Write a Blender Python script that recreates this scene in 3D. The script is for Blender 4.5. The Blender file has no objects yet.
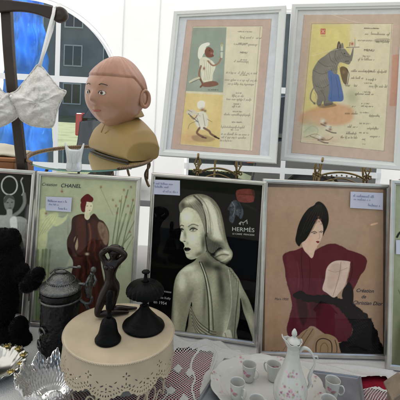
import bpy, bmesh, math, random
import numpy as np
from mathutils import Vector, Matrix, noise
R = math.radians
PI = math.pi
random.seed(7)
rng = np.random.default_rng(7)
scn = bpy.context.scene
COL = scn.collection

# ------------------------------------------------------------------ camera
CZ = 1.31                                    # eye height above the ground
PITCH, ROLL = R(4.0), R(3.0)
F, PX, PY = 400.0, 200.0, 134.0
fw = np.array([0, math.cos(PITCH), -math.sin(PITCH)])
r0 = np.array([1., 0, 0]); u0 = np.array([0, math.sin(PITCH), math.cos(PITCH)])
rt = r0*math.cos(ROLL) + u0*math.sin(ROLL)
up = -r0*math.sin(ROLL) + u0*math.cos(ROLL)
cd = bpy.data.cameras.new('camera'); cam = bpy.data.objects.new('camera', cd); COL.objects.link(cam)
cam.matrix_world = Matrix(((rt[0], up[0], -fw[0], 0), (rt[1], up[1], -fw[1], 0), (rt[2], up[2], -fw[2], CZ), (0, 0, 0, 1)))
cd.sensor_width = 36; cd.lens = 36; cd.shift_y = -(200-PY)/400.0
cd.clip_start = 0.05; cd.clip_end = 2000
scn.camera = cam

def ray(px, py):
    return fw + rt*((px-PX)/F) + up*(-(py-PY)/F)
def on_z(px, py, z):                         # point on the horizontal plane z (metres above ground)
    d = ray(px, py); t = (z-CZ)/d[2]
    return Vector((d[0]*t, d[1]*t, z))
def at_y(px, py, y):
    d = ray(px, py); t = y/d[1]
    return Vector((d[0]*t, y, CZ + d[2]*t))
def proj(X, Y, Z):
    Z = Z-CZ
    d = X*fw[0]+Y*fw[1]+Z*fw[2]
    return PX + F*(X*rt[0]+Y*rt[1]+Z*rt[2])/d, PY - F*(X*up[0]+Y*up[1]+Z*up[2])/d

# ------------------------------------------------------------------ light
SUN_EL, SUN_AZ = 50.0, -28.0                 # azimuth from +Y towards +X
w = bpy.data.worlds.new('World'); scn.world = w; w.use_nodes = True
nt = w.node_tree; bgn = nt.nodes['Background']
sky = nt.nodes.new('ShaderNodeTexSky'); sky.sky_type = 'NISHITA'; sky.sun_disc = False
sky.sun_elevation = R(SUN_EL); sky.sun_rotation = R(SUN_AZ)
nt.links.new(sky.outputs[0], bgn.inputs[0]); bgn.inputs[1].default_value = 0.07
sl = bpy.data.lights.new('sun', 'SUN'); sl.energy = 4.8; sl.angle = R(0.6); sl.color = (1, .93, .83)
so = bpy.data.objects.new('sun', sl); COL.objects.link(so)
sd = Vector((math.sin(R(SUN_AZ))*math.cos(R(SUN_EL)), math.cos(R(SUN_AZ))*math.cos(R(SUN_EL)), math.sin(R(SUN_EL))))
so.rotation_euler = sd.to_track_quat('Z', 'Y').to_euler(); so.location = sd*20
scn.view_settings.view_transform = 'Standard'; scn.view_settings.look = 'None'
scn.view_settings.exposure = 1.35; scn.view_settings.gamma = 1
scn.cycles.max_bounces = 10; scn.cycles.transparent_max_bounces = 16; scn.cycles.transmission_bounces = 8
scn.cycles.use_denoising = True

# ------------------------------------------------------------------ materials
def lin(c):
    c = np.asarray(c, float)/255.0
    return np.where(c <= .04045, c/12.92, ((c+.055)/1.055)**2.4)
def M(name, col=(.5, .5, .5), rough=.5, metal=0., noise_amt=0., noise_scale=20., bump=0., bump_scale=60., spec=.5, trans=0., ior=1.45, attr=None, transl=0., coat=0., alpha=1.):
    m = bpy.data.materials.new(name); m.use_nodes = True
    n, l = m.node_tree.nodes, m.node_tree.links
    b = n['Principled BSDF']
    b.inputs['Base Color'].default_value = (*col, 1); b.inputs['Roughness'].default_value = rough
    b.inputs['Metallic'].default_value = metal; b.inputs['Specular IOR Level'].default_value = spec
    b.inputs['Transmission Weight'].default_value = trans; b.inputs['IOR'].default_value = ior
    b.inputs['Coat Weight'].default_value = coat
    tc = n.new('ShaderNodeTexCoord')
    src = None
    if attr:
        a = n.new('ShaderNodeAttribute'); a.attribute_name = attr; src = a.outputs['Color']
        l.new(src, b.inputs['Base Color'])
    if noise_amt:
        t = n.new('ShaderNodeTexNoise'); t.inputs['Scale'].default_value = noise_scale; t.inputs['Detail'].default_value = 6
        l.new(tc.outputs['Object'], t.inputs['Vector'])
        mr = n.new('ShaderNodeMapRange'); mr.inputs['From Min'].default_value = .3; mr.inputs['From Max'].default_value = .7
        mr.inputs['To Min'].default_value = 1-noise_amt; mr.inputs['To Max'].default_value = 1+noise_amt*.6
        l.new(t.outputs['Fac'], mr.inputs['Value'])
        mx = n.new('ShaderNodeVectorMath'); mx.operation = 'SCALE'
        if src is not None: l.new(src, mx.inputs[0])
        else: mx.inputs[0].default_value = col
        l.new(mr.outputs[0], mx.inputs['Scale']); l.new(mx.outputs[0], b.inputs['Base Color'])
        src = mx.outputs[0]
        mr2 = n.new('ShaderNodeMapRange'); mr2.inputs['To Min'].default_value = max(0, rough-.12); mr2.inputs['To Max'].default_value = min(1, rough+.12)
        l.new(t.outputs['Fac'], mr2.inputs['Value']); l.new(mr2.outputs[0], b.inputs['Roughness'])
    if bump:
        t2 = n.new('ShaderNodeTexNoise'); t2.inputs['Scale'].default_value = bump_scale; t2.inputs['Detail'].default_value = 4
        l.new(tc.outputs['Object'], t2.inputs['Vector'])
        bp = n.new('ShaderNodeBump'); bp.inputs['Strength'].default_value = bump; bp.inputs['Distance'].default_value = .004
        l.new(t2.outputs['Fac'], bp.inputs['Height']); l.new(bp.outputs[0], b.inputs['Normal'])
    if transl:
        tr = n.new('ShaderNodeBsdfTranslucent'); tr.inputs[0].default_value = (*col, 1)
        if src is not None: l.new(src, tr.inputs[0])
        if bump: l.new(bp.outputs[0], tr.inputs['Normal'])
        ms = n.new('ShaderNodeMixShader'); ms.inputs[0].default_value = transl
        l.new(b.outputs[0], ms.inputs[1]); l.new(tr.outputs[0], ms.inputs[2]); l.new(ms.outputs[0], n['Material Output'].inputs[0])
    return m
def glass_sheet(name, tint=(1, 1, 1), rough=.02, k=1.0, base=.0):
    m = bpy.data.materials.new(name); m.use_nodes = True
    n, l = m.node_tree.nodes, m.node_tree.links
    n.remove(n['Principled BSDF'])
    t = n.new('ShaderNodeBsdfTransparent'); t.inputs[0].default_value = (*tint, 1)
    g = n.new('ShaderNodeBsdfGlossy'); g.inputs['Roughness'].default_value = rough
    f = n.new('ShaderNodeFresnel'); f.inputs[0].default_value = 1.5
    ma = n.new('ShaderNodeMath'); ma.operation = 'MULTIPLY_ADD'; ma.inputs[1].default_value = k; ma.inputs[2].default_value = base
    ms = n.new('ShaderNodeMixShader')
    l.new(f.outputs[0], ma.inputs[0]); l.new(ma.outputs[0], ms.inputs[0])
    l.new(t.outputs[0], ms.inputs[1]); l.new(g.outputs[0], ms.inputs[2]); l.new(ms.outputs[0], n['Material Output'].inputs[0])
    return m

m_print = M('printed_paper', attr='Col', rough=.85, spec=.05)
m_silver = M('silver_rail', (.54, .52, .49), .33, .85, .15, 30)
m_whitewood = M('white_painted_wood', (.66, .66, .63), .45, 0, .05, 12, .05, 90)
m_mat = M('white_mat_board', (.66, .67, .70), .9, 0, .03, 15)
m_black = M('black_backing', (.02, .02, .02), .8)
m_glass = glass_sheet('picture_glass', k=.38)
m_pvc = glass_sheet('clear_pvc', (.93, .95, .96), .12, .8, .015)
m_tag = M('price_paper', (.50, .51, .60), .8, 0, .05, 40)
m_ink = M('ink', (.03, .03, .05), .7)
m_brownink = M('brown_ink', (.10, .07, .05), .8)
m_bluink = M('blue_ink', (.08, .1, .3), .7)
m_whiteink = M('white_lettering', (.62, .62, .56), .7)
m_tent = M('white_tent_cloth', (.86, .87, .88), .75, 0, .02, 3, .10, 9, transl=.48)
m_wallcloth = M('white_wall_cloth', (.82, .83, .84), .75, 0, .08, 1.6, .8, 5, transl=.19)
m_trim = M('white_window_bar', (.86, .87, .88), .6, transl=.27)
m_brass = M('antique_brass', (.30, .21, .09), .38, .9, .3, 60)
m_wood = M('dark_stained_wood', (.026, .012, .005), .45, 0, .4, 30, .1, 80, coat=.1)
m_bronze = M('dark_bronze', (.013, .007, .005), .30, .25, .5, 40)
m_iron = M('black_cast_iron', (.0022, .0022, .0022), .42, 0, .3, 80, .35, 220, spec=.10)
m_cream = M('cream_painted_metal', (.43, .355, .245), .40, 0, .16, 16, .12, 45)
m_china = M('white_china', (.66, .66, .62), .16, attr='Col', coat=.3)
m_pewter = M('pewter', (.11, .11, .105), .34, .9, .35, 60, .5, 260)
m_stein = M('black_relief_stoneware', (.003, .003, .003), .25, 0, .5, 70, .9, 130, spec=.3)
m_crystal = M('cut_crystal', (.80, .81, .79), .03, trans=.96, ior=1.5)
m_frost = M('frosted_glass', (.85, .87, .85), .35, trans=.55, ior=1.4, bump=.3, bump_scale=200)
m_mirror = M('mirror', (.80, .86, .84), .015, 1.0)
m_plush = M('black_plush', (.0025, .0025, .0025), .95, 0, .4, 150, 1.0, 420, spec=.1)
m_skin = M('painted_terracotta', (.40, .205, .13), .38, 0, .10, 14, .08, 60, coat=.25)
m_hairt = M('painted_terracotta_hair', (.34, .16, .10), .42, 0, .2, 30, .1, 90, coat=.2)
m_eye = M('painted_eye_white', (.62, .58, .52), .35, coat=.3)
m_iris = M('painted_iris', (.10, .055, .03), .3, coat=.3)
m_lip = M('painted_lip', (.34, .09, .07), .4)
m_ochre = M('ochre_glazed_plaster', (.31, .20, .065), .5, 0, .10, 18, .05, 90)
m_dark = M('dark_paint', (.02, .015, .012), .5)

# ------------------------------------------------------------------ mesh helpers
def link(name, me, mat, parent=None, mats=None):
    o = bpy.data.objects.new(name, me); COL.objects.link(o)
    if mat is not None: me.materials.append(mat)
    if parent is not None: o.parent = parent
    return o
def smooth(me, on=True):
    me.polygons.foreach_set('use_smooth', [on]*len(me.polygons))
class MB:
    def __init__(s): s.v = []; s.f = []; s.sm = []
    def add(s, vs, fs, sm=False):
        k = len(s.v); s.v += [tuple(v) for v in vs]; s.f += [tuple(i+k for i in f) for f in fs]; s.sm += [sm]*len(fs); return s
    def box(s, a, b, mat=None):
        x0, y0, z0 = a; x1, y1, z1 = b
        vs = [(x0, y0, z0), (x1, y0, z0), (x1, y1, z0), (x0, y1, z0), (x0, y0, z1), (x1, y0, z1), (x1, y1, z1), (x0, y1, z1)]
        if mat is not None: vs = [tuple(mat @ Vector(v)) for v in vs]
        return s.add(vs, [(0, 3, 2, 1), (4, 5, 6, 7), (0, 1, 5, 4), (1, 2, 6, 5), (2, 3, 7, 6), (3, 0, 4, 7)])
    def lathe(s, prof, seg=48, c=(0, 0, 0), ax=None):
        k = len(prof); vs = []
        for i in range(seg):
            a = 2*PI*i/seg
            for r, z in prof: vs.append((c[0]+r*math.cos(a), c[1]+r*math.sin(a), c[2]+z))
        fs = []
        for i in range(seg):
            j = (i+1) % seg
            for q in range(k-1): fs.append((i*k+q, j*k+q, j*k+q+1, i*k+q+1))
        return s.add(vs, fs, True)
    def tube(s, pts, rad, seg=10, closed=False, flat=1.0):
        pts = [Vector(p) for p in pts]; n = len(pts)
        rads = rad if hasattr(rad, '__len__') else [rad]*n
        vs = []; prev = None
        for i, p in enumerate(pts):
            if closed: t = pts[(i+1) % n]-pts[i-1]
            else: t = pts[min(i+1, n-1)]-pts[max(i-1, 0)]
            t = t.normalized() if t.length > 1e-9 else Vector((0, 0, 1))
            if prev is None:
                a = Vector((0, 0, 1)) if abs(t.z) < .9 else Vector((1, 0, 0))
                nn = (a-t*a.dot(t)).normalized()
            else: nn = (prev-t*prev.dot(t)).normalized()
            prev = nn; bb = t.cross(nn)
            for k in range(seg):
                an = 2*PI*k/seg
                vs.append(p+nn*math.cos(an)*rads[i]*flat+bb*math.sin(an)*rads[i])
        fs = []
        for i in range(n if closed else n-1):
            j = (i+1) % n
            for k in range(seg):
                k2 = (k+1) % seg; fs.append((i*seg+k, i*seg+k2, j*seg+k2, j*seg+k))
        if not closed:
            fs.append(tuple(range(seg-1, -1, -1))); fs.append(tuple((n-1)*seg+k for k in range(seg)))
        return s.add(vs, fs, True)
    def ball(s, c, r, seg=20, rings=12, mat=None):
        r = r if hasattr(r, '__len__') else (r, r, r)
        vs = [];
        for i in range(rings+1):
            ph = PI*i/rings
            for k in range(seg):
                th = 2*PI*k/seg
                q = Vector((r[0]*math.sin(ph)*math.cos(th), r[1]*math.sin(ph)*math.sin(th), r[2]*math.cos(ph)))
                if mat is not None: q = mat @ q
                vs.append((c[0]+q[0], c[1]+q[1], c[2]+q[2]))
        fs = []
        for i in range(rings):
            for k in range(seg):
                k2 = (k+1) % seg; fs.append((i*seg+k, (i+1)*seg+k, (i+1)*seg+k2, i*seg+k2))
        return s.add(vs, fs, True)
    def prism(s, outline, y0, y1):       # outline (x,z) extruded in y
        n = len(outline)
        vs = [(x, y0, z) for x, z in outline]+[(x, y1, z) for x, z in outline]
        fs = [tuple(range(n)), tuple(range(2*n-1, n-1, -1))]+[(i, i+n, (i+1) % n+n, (i+1) % n) for i in range(n)]
        return s.add(vs, fs)
    def build(s, name, mat, parent=None, bevel=0, weld=False, sub=0):
        me = bpy.data.meshes.new(name); me.from_pydata(s.v, [], s.f)
        me.polygons.foreach_set('use_smooth', s.sm)
        if weld or bevel:
            bm = bmesh.new(); bm.from_mesh(me)
            if weld: bmesh.ops.remove_doubles(bm, verts=bm.verts, dist=1e-5)
            bmesh.ops.recalc_face_normals(bm, faces=bm.faces); bm.to_mesh(me); bm.free()
        o = link(name, me, mat, parent)
        if bevel:
            b = o.modifiers.new('bevel', 'BEVEL'); b.width = bevel; b.segments = 2; b.limit_method = 'ANGLE'
        if sub:
            q = o.modifiers.new('sub', 'SUBSURF'); q.levels = sub; q.render_levels = sub
        return o
def catmull(pts, k=8, closed=False):
    pts = [np.array(p, float) for p in pts]; n = len(pts); out = []
    rngi = range(n) if closed else range(n-1)
    for i in rngi:
        if closed: p0, p1, p2, p3 = pts[i-1], pts[i], pts[(i+1) % n], pts[(i+2) % n]
        else: p0, p1, p2, p3 = pts[max(i-1, 0)], pts[i], pts[i+1], pts[min(i+2, n-1)]
        for q in range(k):
            t = q/k
            out.append(.5*((2*p1)+(-p0+p2)*t+(2*p0-5*p1+4*p2-p3)*t*t+(-p0+3*p1-3*p2+p3)*t**3))
    if not closed: out.append(pts[-1])
    return [tuple(p) for p in out]
def thing(name, label, cat, loc=(0, 0, 0), rz=0, group=None, mw=None):
    o = bpy.data.objects.new(name, None); COL.objects.link(o); o.empty_display_size = .05
    if mw is not None: o.matrix_world = mw
    else: o.location = loc; o.rotation_euler = (0, 0, rz)
    o['label'] = label; o['category'] = cat
    if group: o['group'] = group
    return o
def tag(o, label=None, cat=None, group=None, kind=None):
    if label: o['label'] = label
    if cat: o['category'] = cat
    if group: o['group'] = group
    if kind: o['kind'] = kind
    return o
def copy_tree(o, parent=None):
    c = o.copy(); COL.objects.link(c)
    if parent is not None: c.parent = parent
    for ch in [x for x in bpy.data.objects if x.parent == o]: copy_tree(ch, c)
    return c
def grid_mesh(P, uv=None):
    """P: (ny,nx,3) array"""
    ny, nx = P.shape[:2]
    me = bpy.data.meshes.new('grid')
    idx = np.arange(ny*nx).reshape(ny, nx)
    q = np.stack([idx[:-1, :-1], idx[:-1, 1:], idx[1:, 1:], idx[1:, :-1]], -1).reshape(-1, 4)
    me.vertices.add(ny*nx); me.vertices.foreach_set('co', P.reshape(-1).astype(np.float32))
    me.loops.add(len(q)*4); me.loops.foreach_set('vertex_index', q.ravel().astype(np.int32))
    me.polygons.add(len(q)); me.polygons.foreach_set('loop_start', (np.arange(len(q))*4).astype(np.int32))
    me.update(calc_edges=True)
    return me
def set_col(me, rgb, name='Col'):
    a = me.color_attributes.new(name, 'FLOAT_COLOR', 'POINT')
    rgb = np.asarray(rgb, np.float32).reshape(-1, 3)
    a.data.foreach_set('color', np.concatenate([rgb, np.ones((len(rgb), 1), np.float32)], 1).ravel())

# ------------------------------------------------------------------ a small painter that works in print coordinates
LUM = 0.65                                   # how bright white paper stands in the photograph under the tent
def noise2(X, Y, sc, seed=0, octv=3):
    out = 0; r = np.random.default_rng(seed); amp = 1; tot = 0
    for o in range(octv):
        g = r.random((64, 64)); x = X/sc*(2**o) % 63; y = Y/sc*(2**o) % 63
        xi, yi = np.floor(x).astype(int), np.floor(y).astype(int); fx, fy = x-xi, y-yi
        fx = fx*fx*(3-2*fx); fy = fy*fy*(3-2*fy)
        a = g[yi, xi]*(1-fx)+g[yi, (xi+1) % 64]*fx; b = g[(yi+1) % 64, xi]*(1-fx)+g[(yi+1) % 64, (xi+1) % 64]*fx
        out = out+amp*(a*(1-fy)+b*fy); tot += amp; amp *= .5
    return out/tot
class Art:
    def __init__(s, X, Y, base, lum=LUM):
        s.X, s.Y, s.lum = X, Y, lum; s.c = np.ones(X.shape+(3,))*lin(base)/lum; s.mask = None
    def _win(s, pts, pad):
        p = np.array(pts); x0, y0 = p.min(0)-pad; x1, y1 = p.max(0)+pad
        m = (s.X >= x0) & (s.X <= x1) & (s.Y >= y0) & (s.Y <= y1)
        if not m.any(): return None
        r = np.where(m.any(1))[0]; c = np.where(m.any(0))[0]
        return slice(r[0], r[-1]+1), slice(c[0], c[-1]+1)
    def _apply(s, w, k, col, alpha):
        if s.mask is not None: k = k*s.mask[w]
        k = (k*alpha)[..., None]
        cc = lin(col)/s.lum if not callable(col) else lin(col(s.X[w], s.Y[w]))/s.lum
        s.c[w] = s.c[w]*(1-k)+cc*k
    def keep_in(s, shapes):
        b = Art(s.X, s.Y, (0, 0, 0), 1.0)
        for p in shapes: b.fill(p, (255, 255, 255), soft=.5)
        s.mask = b.c[..., 0]
    def fill(s, pts, col, alpha=1., soft=.35, curve=True, tex=0, wob=0):
        if curve: pts = catmull(pts, 6, True)
        w = s._win(pts, soft*2+1)
        if w is None: return
        X, Y = s.X[w], s.Y[w]
        if wob:
            X = X+(noise2(X, Y, 3, 5)-.5)*wob; Y = Y+(noise2(X, Y, 3, 9)-.5)*wob
        ins = np.zeros(X.shape, bool); d = np.full(X.shape, 1e9)
        P = np.array(pts)
        for (x1, y1), (x2, y2) in zip(P, np.roll(P, -1, 0)):
            if y1 != y2:
                ins ^= ((y1 > Y) != (y2 > Y)) & (X < (x2-x1)*(Y-y1)/(y2-y1)+x1)
            dx, dy = x2-x1, y2-y1; L = dx*dx+dy*dy+1e-9
            t = np.clip(((X-x1)*dx+(Y-y1)*dy)/L, 0, 1)
            d = np.minimum(d, (X-x1-t*dx)**2+(Y-y1-t*dy)**2)
        d = np.sqrt(d)*np.where(ins, 1, -1)
        k = np.clip(d/(2*soft)+.5, 0, 1); k = k*k*(3-2*k)
        if tex: k = k*np.clip(1-tex*(noise2(X, Y, 2.5, 3)*2-.6), 0, 1)
        s._apply(w, k, col, alpha)
    def line(s, pts, wd, col, alpha=1., soft=.3, curve=True):
        if curve and len(pts) > 2: pts = catmull(pts, 5)
        w = s._win(pts, wd+soft*2+1)
        if w is None: return
        X, Y = s.X[w], s.Y[w]; d = np.full(X.shape, 1e9)
        for (x1, y1), (x2, y2) in zip(pts[:-1], pts[1:]):
            dx, dy = x2-x1, y2-y1; L = dx*dx+dy*dy+1e-9
            t = np.clip(((X-x1)*dx+(Y-y1)*dy)/L, 0, 1)
            d = np.minimum(d, (X-x1-t*dx)**2+(Y-y1-t*dy)**2)
        k = np.clip((wd/2-np.sqrt(d))/(2*soft)+.5, 0, 1)
        s._apply(w, k, col, alpha)
    def blob(s, x, y, rx, ry, col, alpha=1., rot=0, p=2.0):
        w = s._win([(x-rx*2.6-ry, y-ry*2.6-rx), (x+rx*2.6+ry, y+ry*2.6+rx)], 1)
        if w is None: return
        X, Y = s.X[w]-x, s.Y[w]-y; c, q = math.cos(rot), math.sin(rot)
        u = (X*c+Y*q)/rx; v = (-X*q+Y*c)/ry
        s._apply(w, np.exp(-((u*u+v*v)**(p/2))), col, alpha)
    def script(s, x, y, ln, h, col, alpha=.8, wd=.32, slope=0., seed=0):
        r = random.Random(seed+int(x*7+y*13)); pts = []; t = 0; px_ = x
        while px_ < x+ln:
            hh = h*(1.0 if r.random() < .22 else .42)*r.uniform(.8, 1.15); st = r.uniform(.55, .95)*h*.42
            if r.random() < .14 and len(pts) > 3:
                s.line(pts, wd, col, alpha, .22); pts = []; px_ += h*.45; continue
            y0 = y+slope*(px_-x)
            pts += [(px_, y0), (px_+st*.75, y0-hh), (px_+st*.55, y0-hh*.45)]
            if r.random() < .1: pts += [(px_+st*.6, y0+h*.45)]
            px_ += st
        if len(pts) > 1: s.line(pts, wd, col, alpha, .22)
    def print_(s, x, y, ln, h, col, alpha=.7, slope=0., seed=0):    # a line of tiny type
        r = random.Random(seed+int(x*5+y*11)); q = x
        while q < x+ln:
            if r.random() < .85:
                y0 = y+slope*(q-x)
                s.line([(q, y0), (q, y0-h*r.uniform(.7, 1))], .28, col, alpha, .2, False)
                if r.random() < .6: s.line([(q, y0-h*r.choice((0, .5, 1))), (q+.4, y0-h*r.choice((0, .5, 1)))], .25, col, alpha, .2, False)
            q += .62
    def grain(s, a, sc=2.0, seed=1, mott=.07, desat=.12):
        g_ = s.c.mean(-1, keepdims=True); s.c = s.c*(1-desat)+g_*desat
        s.c *= (1+mott*(noise2(s.X*1.3+40, s.Y*.8+9, 7, seed+3, 4)-.5)*2)[..., None]
        s.c *= (1+.5*mott*(noise2(s.X*.6+40, s.Y*2.2+9, 1.6, seed+5, 3)-.5)*2)[..., None]
        s.c *= (1+a*(noise2(s.X, s.Y, sc, seed, 4)-.5)*2)[..., None]

# ------------------------------------------------------------------ picture frames (real flat pictures under glass)
def frame_matrix(x, y, z, yaw, tilt, roll):
    ax = Vector((math.cos(yaw), math.sin(yaw), 0)); n = Vector((-math.sin(yaw), math.cos(yaw), 0))
    u = Vector((0, 0, 1))*math.cos(tilt)+n*math.sin(tilt)
    ax2 = ax*math.cos(roll)+u*math.sin(roll); u2 = -ax*math.sin(roll)+u*math.cos(roll); k = ax2.cross(u2)
    return Matrix(((ax2[0], u2[0], k[0], x), (ax2[1], u2[1], k[1], y), (ax2[2], u2[2], k[2], z), (0, 0, 0, 1)))
class Frame:
    def __init__(s, name, label, cat, pose, wd, ht, rail, depth, railmat, group, nx=330):
        s.mw = frame_matrix(*pose); s.inv = s.mw.inverted(); s.w, s.h, s.rail = wd, ht, rail
        s.t = thing(name, label, cat, mw=s.mw, group=group)
        a, b = wd/2, rail
        mb = MB()
        # mitred rails with a small inner step
        prof = [(0, -depth), (0, -.0015), (.0015, 0), (b*.62, 0), (b*.72, -.002), (b, -.003), (b, -depth)]
        rings = []
        for o, z in prof:
            rings.append([(-a+o, o, z), (a-o, o, z), (a-o, ht-o, z), (-a+o, ht-o, z)])
        vs = [v for r in rings for v in r]; fs = []
        for i in range(len(prof)):
            j = (i+1) % len(prof)
            for k in range(4):
                k2 = (k+1) % 4; fs.append((i*4+k, i*4+k2, j*4+k2, j*4+k))
        mb.add(vs, fs); mb.build('frame_moulding', railmat, s.t)
        q = .0006
        MB().box((-a+b+q, b+q, -depth+.001), (a-b-q, ht-b-q, -.0082)).build('backing', m_black, s.t)
        g = MB().add([(-a+b, b, -.0042), (a-b, b, -.0042), (a-b, ht-b, -.0042), (-a+b, ht-b, -.0042)], [(0, 1, 2, 3)]).build('glass', m_glass, s.t)
        # folding strut at the back
        st = MB().box((-.025, 0, -.002), (.025, ht*.62, .001), Matrix.Translation((0, ht*.66-0.02, -depth-.002)) @ Matrix.Rotation(R(180+14), 4, 'X'))
        if railmat == m_silver: st.build('strut', m_black, s.t)
        s.nx = nx
    def local(s, px, py, z=-.0075):
        d = Vector(ray(px, py)); o = Vector((0, 0, CZ))
        dl = s.inv.to_3x3() @ d; ol = s.inv @ o
        t = (z-ol.z)/dl.z; p = ol+dl*t; return p.x, p.y
    def canvas(s, x0, y0, x1, y1, base, z=-.0075, lum=LUM):
        nx = s.nx; ny = int(nx*(y1-y0)/(x1-x0))
        gx, gy = np.meshgrid(np.linspace(x0, x1, nx), np.linspace(y0, y1, ny))
        P = np.stack([gx, gy, np.full_like(gx, z)], -1)
        m = np.array(s.mw); W = P @ m[:3, :3].T+m[:3, 3]
        X, Y = proj(W[..., 0], W[..., 1], W[..., 2])
        s.P = P; return Art(X, Y, base, lum)
    def place(s, art, name='print'):
        c = np.clip(art.c, 0, None); c = c*np.minimum(1, .90/np.maximum(c.max(-1, keepdims=True), 1e-6))
        me = grid_mesh(s.P); set_col(me, c); return link(name, me, m_print, s.t)
    def tagat(s, corners, lines, mat=m_tag, seed=0, z=-.0025):
        L = [s.local(*c, z) for c in corners]
        c0, c1, c2, c3 = [Vector((*p, z)) for p in L]
        n = 8; vs = []
        for j in range(n+1):
            for i in range(n+1):
                u, v = i/n, j/n
                p = (c0*(1-u)+c1*u)*(1-v)+(c3*(1-u)+c2*u)*v
                vs.append((p.x, p.y, p.z+.0006*math.sin(u*5+seed)*v+.0004*u))
        fs = [(j*(n+1)+i, (j+1)*(n+1)+i, (j+1)*(n+1)+i+1, j*(n+1)+i+1) for j in range(n) for i in range(n)]
        o = MB().add(vs, fs, True).build('price_label', mat, s.t)
        mb = MB(); r = random.Random(seed)
        for (u0_, v0, u1, amp) in lines:
            pts = []; u = u0_
            while u < u1:
                hh = amp*(1 if r.random() < .3 else .5)
                for du, dv in ((0, 0), (.012, -hh), (.02, -hh*.4), (.028, 0)):
                    uu, vv = u+du, v0+dv+.02*(u-u0_)
                    p = (c0*(1-uu)+c1*uu)*(1-vv)+(c3*(1-uu)+c2*uu)*vv; pts.append((p.x, p.y, z+.0013))
                u += r.uniform(.03, .045)
                if r.random() < .18:
                    mb.tube(catmull(pts, 3), .00022, 4); pts = []; u += .03
            if len(pts) > 1: mb.tube(catmull(pts, 3), .00022, 4)
        mb.build('handwriting', m_bluink, o)
    def text(s, body, px0, px1, mat, z=-.0068, shear=0, bold=0., name='lettering', height=None):
        """baseline from photo point px0 to px1"""
        x0, y0 = s.local(*px0, z); x1, y1 = s.local(*px1, z)
        me = text_mesh(body, shear, bold)
        co = np.empty(len(me.vertices)*3); me.vertices.foreach_get('co', co); co = co.reshape(-1, 3)
        a = co[:, 0].min(); b = co[:, 0].max(); L = math.hypot(x1-x0, y1-y0); k = L/(b-a); an = math.atan2(y1-y0, x1-x0)
        hy = k if height is None else height/max(.1, co[:, 1].max())
        X = (co[:, 0]-a)*k; Y = co[:, 1]*hy
        co2 = np.stack([x0+X*math.cos(an)-Y*math.sin(an), y0+X*math.sin(an)+Y*math.cos(an), np.full(len(X), z)], -1)
        me.vertices.foreach_set('co', co2.ravel()); me.update()
        return link(name, me, mat, s.t)
def text_mesh(body, shear=0, bold=0.):
    cu = bpy.data.curves.new('t', 'FONT'); cu.body = body; cu.size = 1; cu.shear = shear; cu.offset = bold; cu.resolution_u = 4
    o = bpy.data.objects.new('t', cu); COL.objects.link(o)
    dg = bpy.context.evaluated_depsgraph_get(); dg.update()
    me = bpy.data.meshes.new_from_object(o.evaluated_get(dg)); bpy.data.objects.remove(o); bpy.data.curves.remove(cu)
    me.materials.clear(); return me

TZ = CZ-.56      # table top
# ================================================================== SETTING
def ground_mat():
    m = bpy.data.materials.new('mown_grass_ground'); m.use_nodes = True
    n, l = m.node_tree.nodes, m.node_tree.links; b = n['Principled BSDF']; b.inputs['Roughness'].default_value = .9
    tc = n.new('ShaderNodeTexCoord'); t = n.new('ShaderNodeTexNoise'); t.inputs['Scale'].default_value = 1.3; t.inputs['Detail'].default_value = 8
    t2 = n.new('ShaderNodeTexNoise'); t2.inputs['Scale'].default_value = 60; t2.inputs['Detail'].default_value = 4
    l.new(tc.outputs['Object'], t.inputs[0]); l.new(tc.outputs['Object'], t2.inputs[0])
    ad = n.new('ShaderNodeMath'); ad.operation = 'ADD'; l.new(t.outputs[0], ad.inputs[0]); l.new(t2.outputs[0], ad.inputs[1])
    cr = n.new('ShaderNodeValToRGB'); cr.color_ramp.elements[0].position = .75; cr.color_ramp.elements[0].color = (.05, .085, .03, 1)
    cr.color_ramp.elements[1].position = 1.25; cr.color_ramp.elements[1].color = (.17, .20, .10, 1)
    l.new(ad.outputs[0], cr.inputs[0]); l.new(cr.outputs[0], b.inputs['Base Color'])
    bp = n.new('ShaderNodeBump'); bp.inputs['Distance'].default_value = .02; l.new(t2.outputs[0], bp.inputs['Height']); l.new(bp.outputs[0], b.inputs['Normal'])
    return m
g = MB().add([(-600, -600, 0), (600, -600, 0), (600, 600, 0), (-600, 600, 0)], [(0, 1, 2, 3)]).build('ground', ground_mat()); tag(g, kind='structure')
m_pave = M('grey_paving', (.30, .29, .27), .85, 0, .2, 4, .3, 40)
g = MB().add([(-6, -6, .004), (6, -6, .004), (6, 2.15, .004), (-6, 2.15, .004)], [(0, 1, 2, 3)]).build('pavement', m_pave); tag(g, kind='structure')

# ---- tent: back wall with two church windows, roof, poles
WY = 2.2
cL = at_y(20, 85, WY); cR = at_y(288, 85, WY)
WZ = cL.z; WA, WB = .545, .484; WBOT = at_y(20, 192, WY).z
def wrinkle(x, z):
    return .022*noise.noise(Vector((x*1.7, z*2.3+x*.8, 3)))+.007*noise.noise(Vector((x*5, z*6, 5)))+.007*noise.noise(Vector((x*2.1, z*1.1, 3)))+.006*noise.noise(Vector((x*9+z*3, z*3, 7)))+.004*math.sin(x*21+2*math.sin(z*2.1))*max(0, math.sin(x*1.7+1))
tent = thing('market_tent', 'white fabric market tent over the stall, its back wall with two arched windows', 'tent', (0, WY, 0))
def wy(x, z): return wrinkle(x, z)
TOP = 2.16
xs = []
for c in (cL.x, cR.x): xs += [c-WA*math.cos(PI*i/48) for i in range(49)]
lo, hi = -3.0, 3.0
def strip(mb, cols):
    vs = []; fs = []; n = len(cols[0])
    for c in cols: vs += c
    for i in range(len(cols)-1):
        for k in range(n-1): fs.append((i*n+k, (i+1)*n+k, (i+1)*n+k+1, i*n+k+1))
    mb.add(vs, fs, True)
mb = MB()
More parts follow.
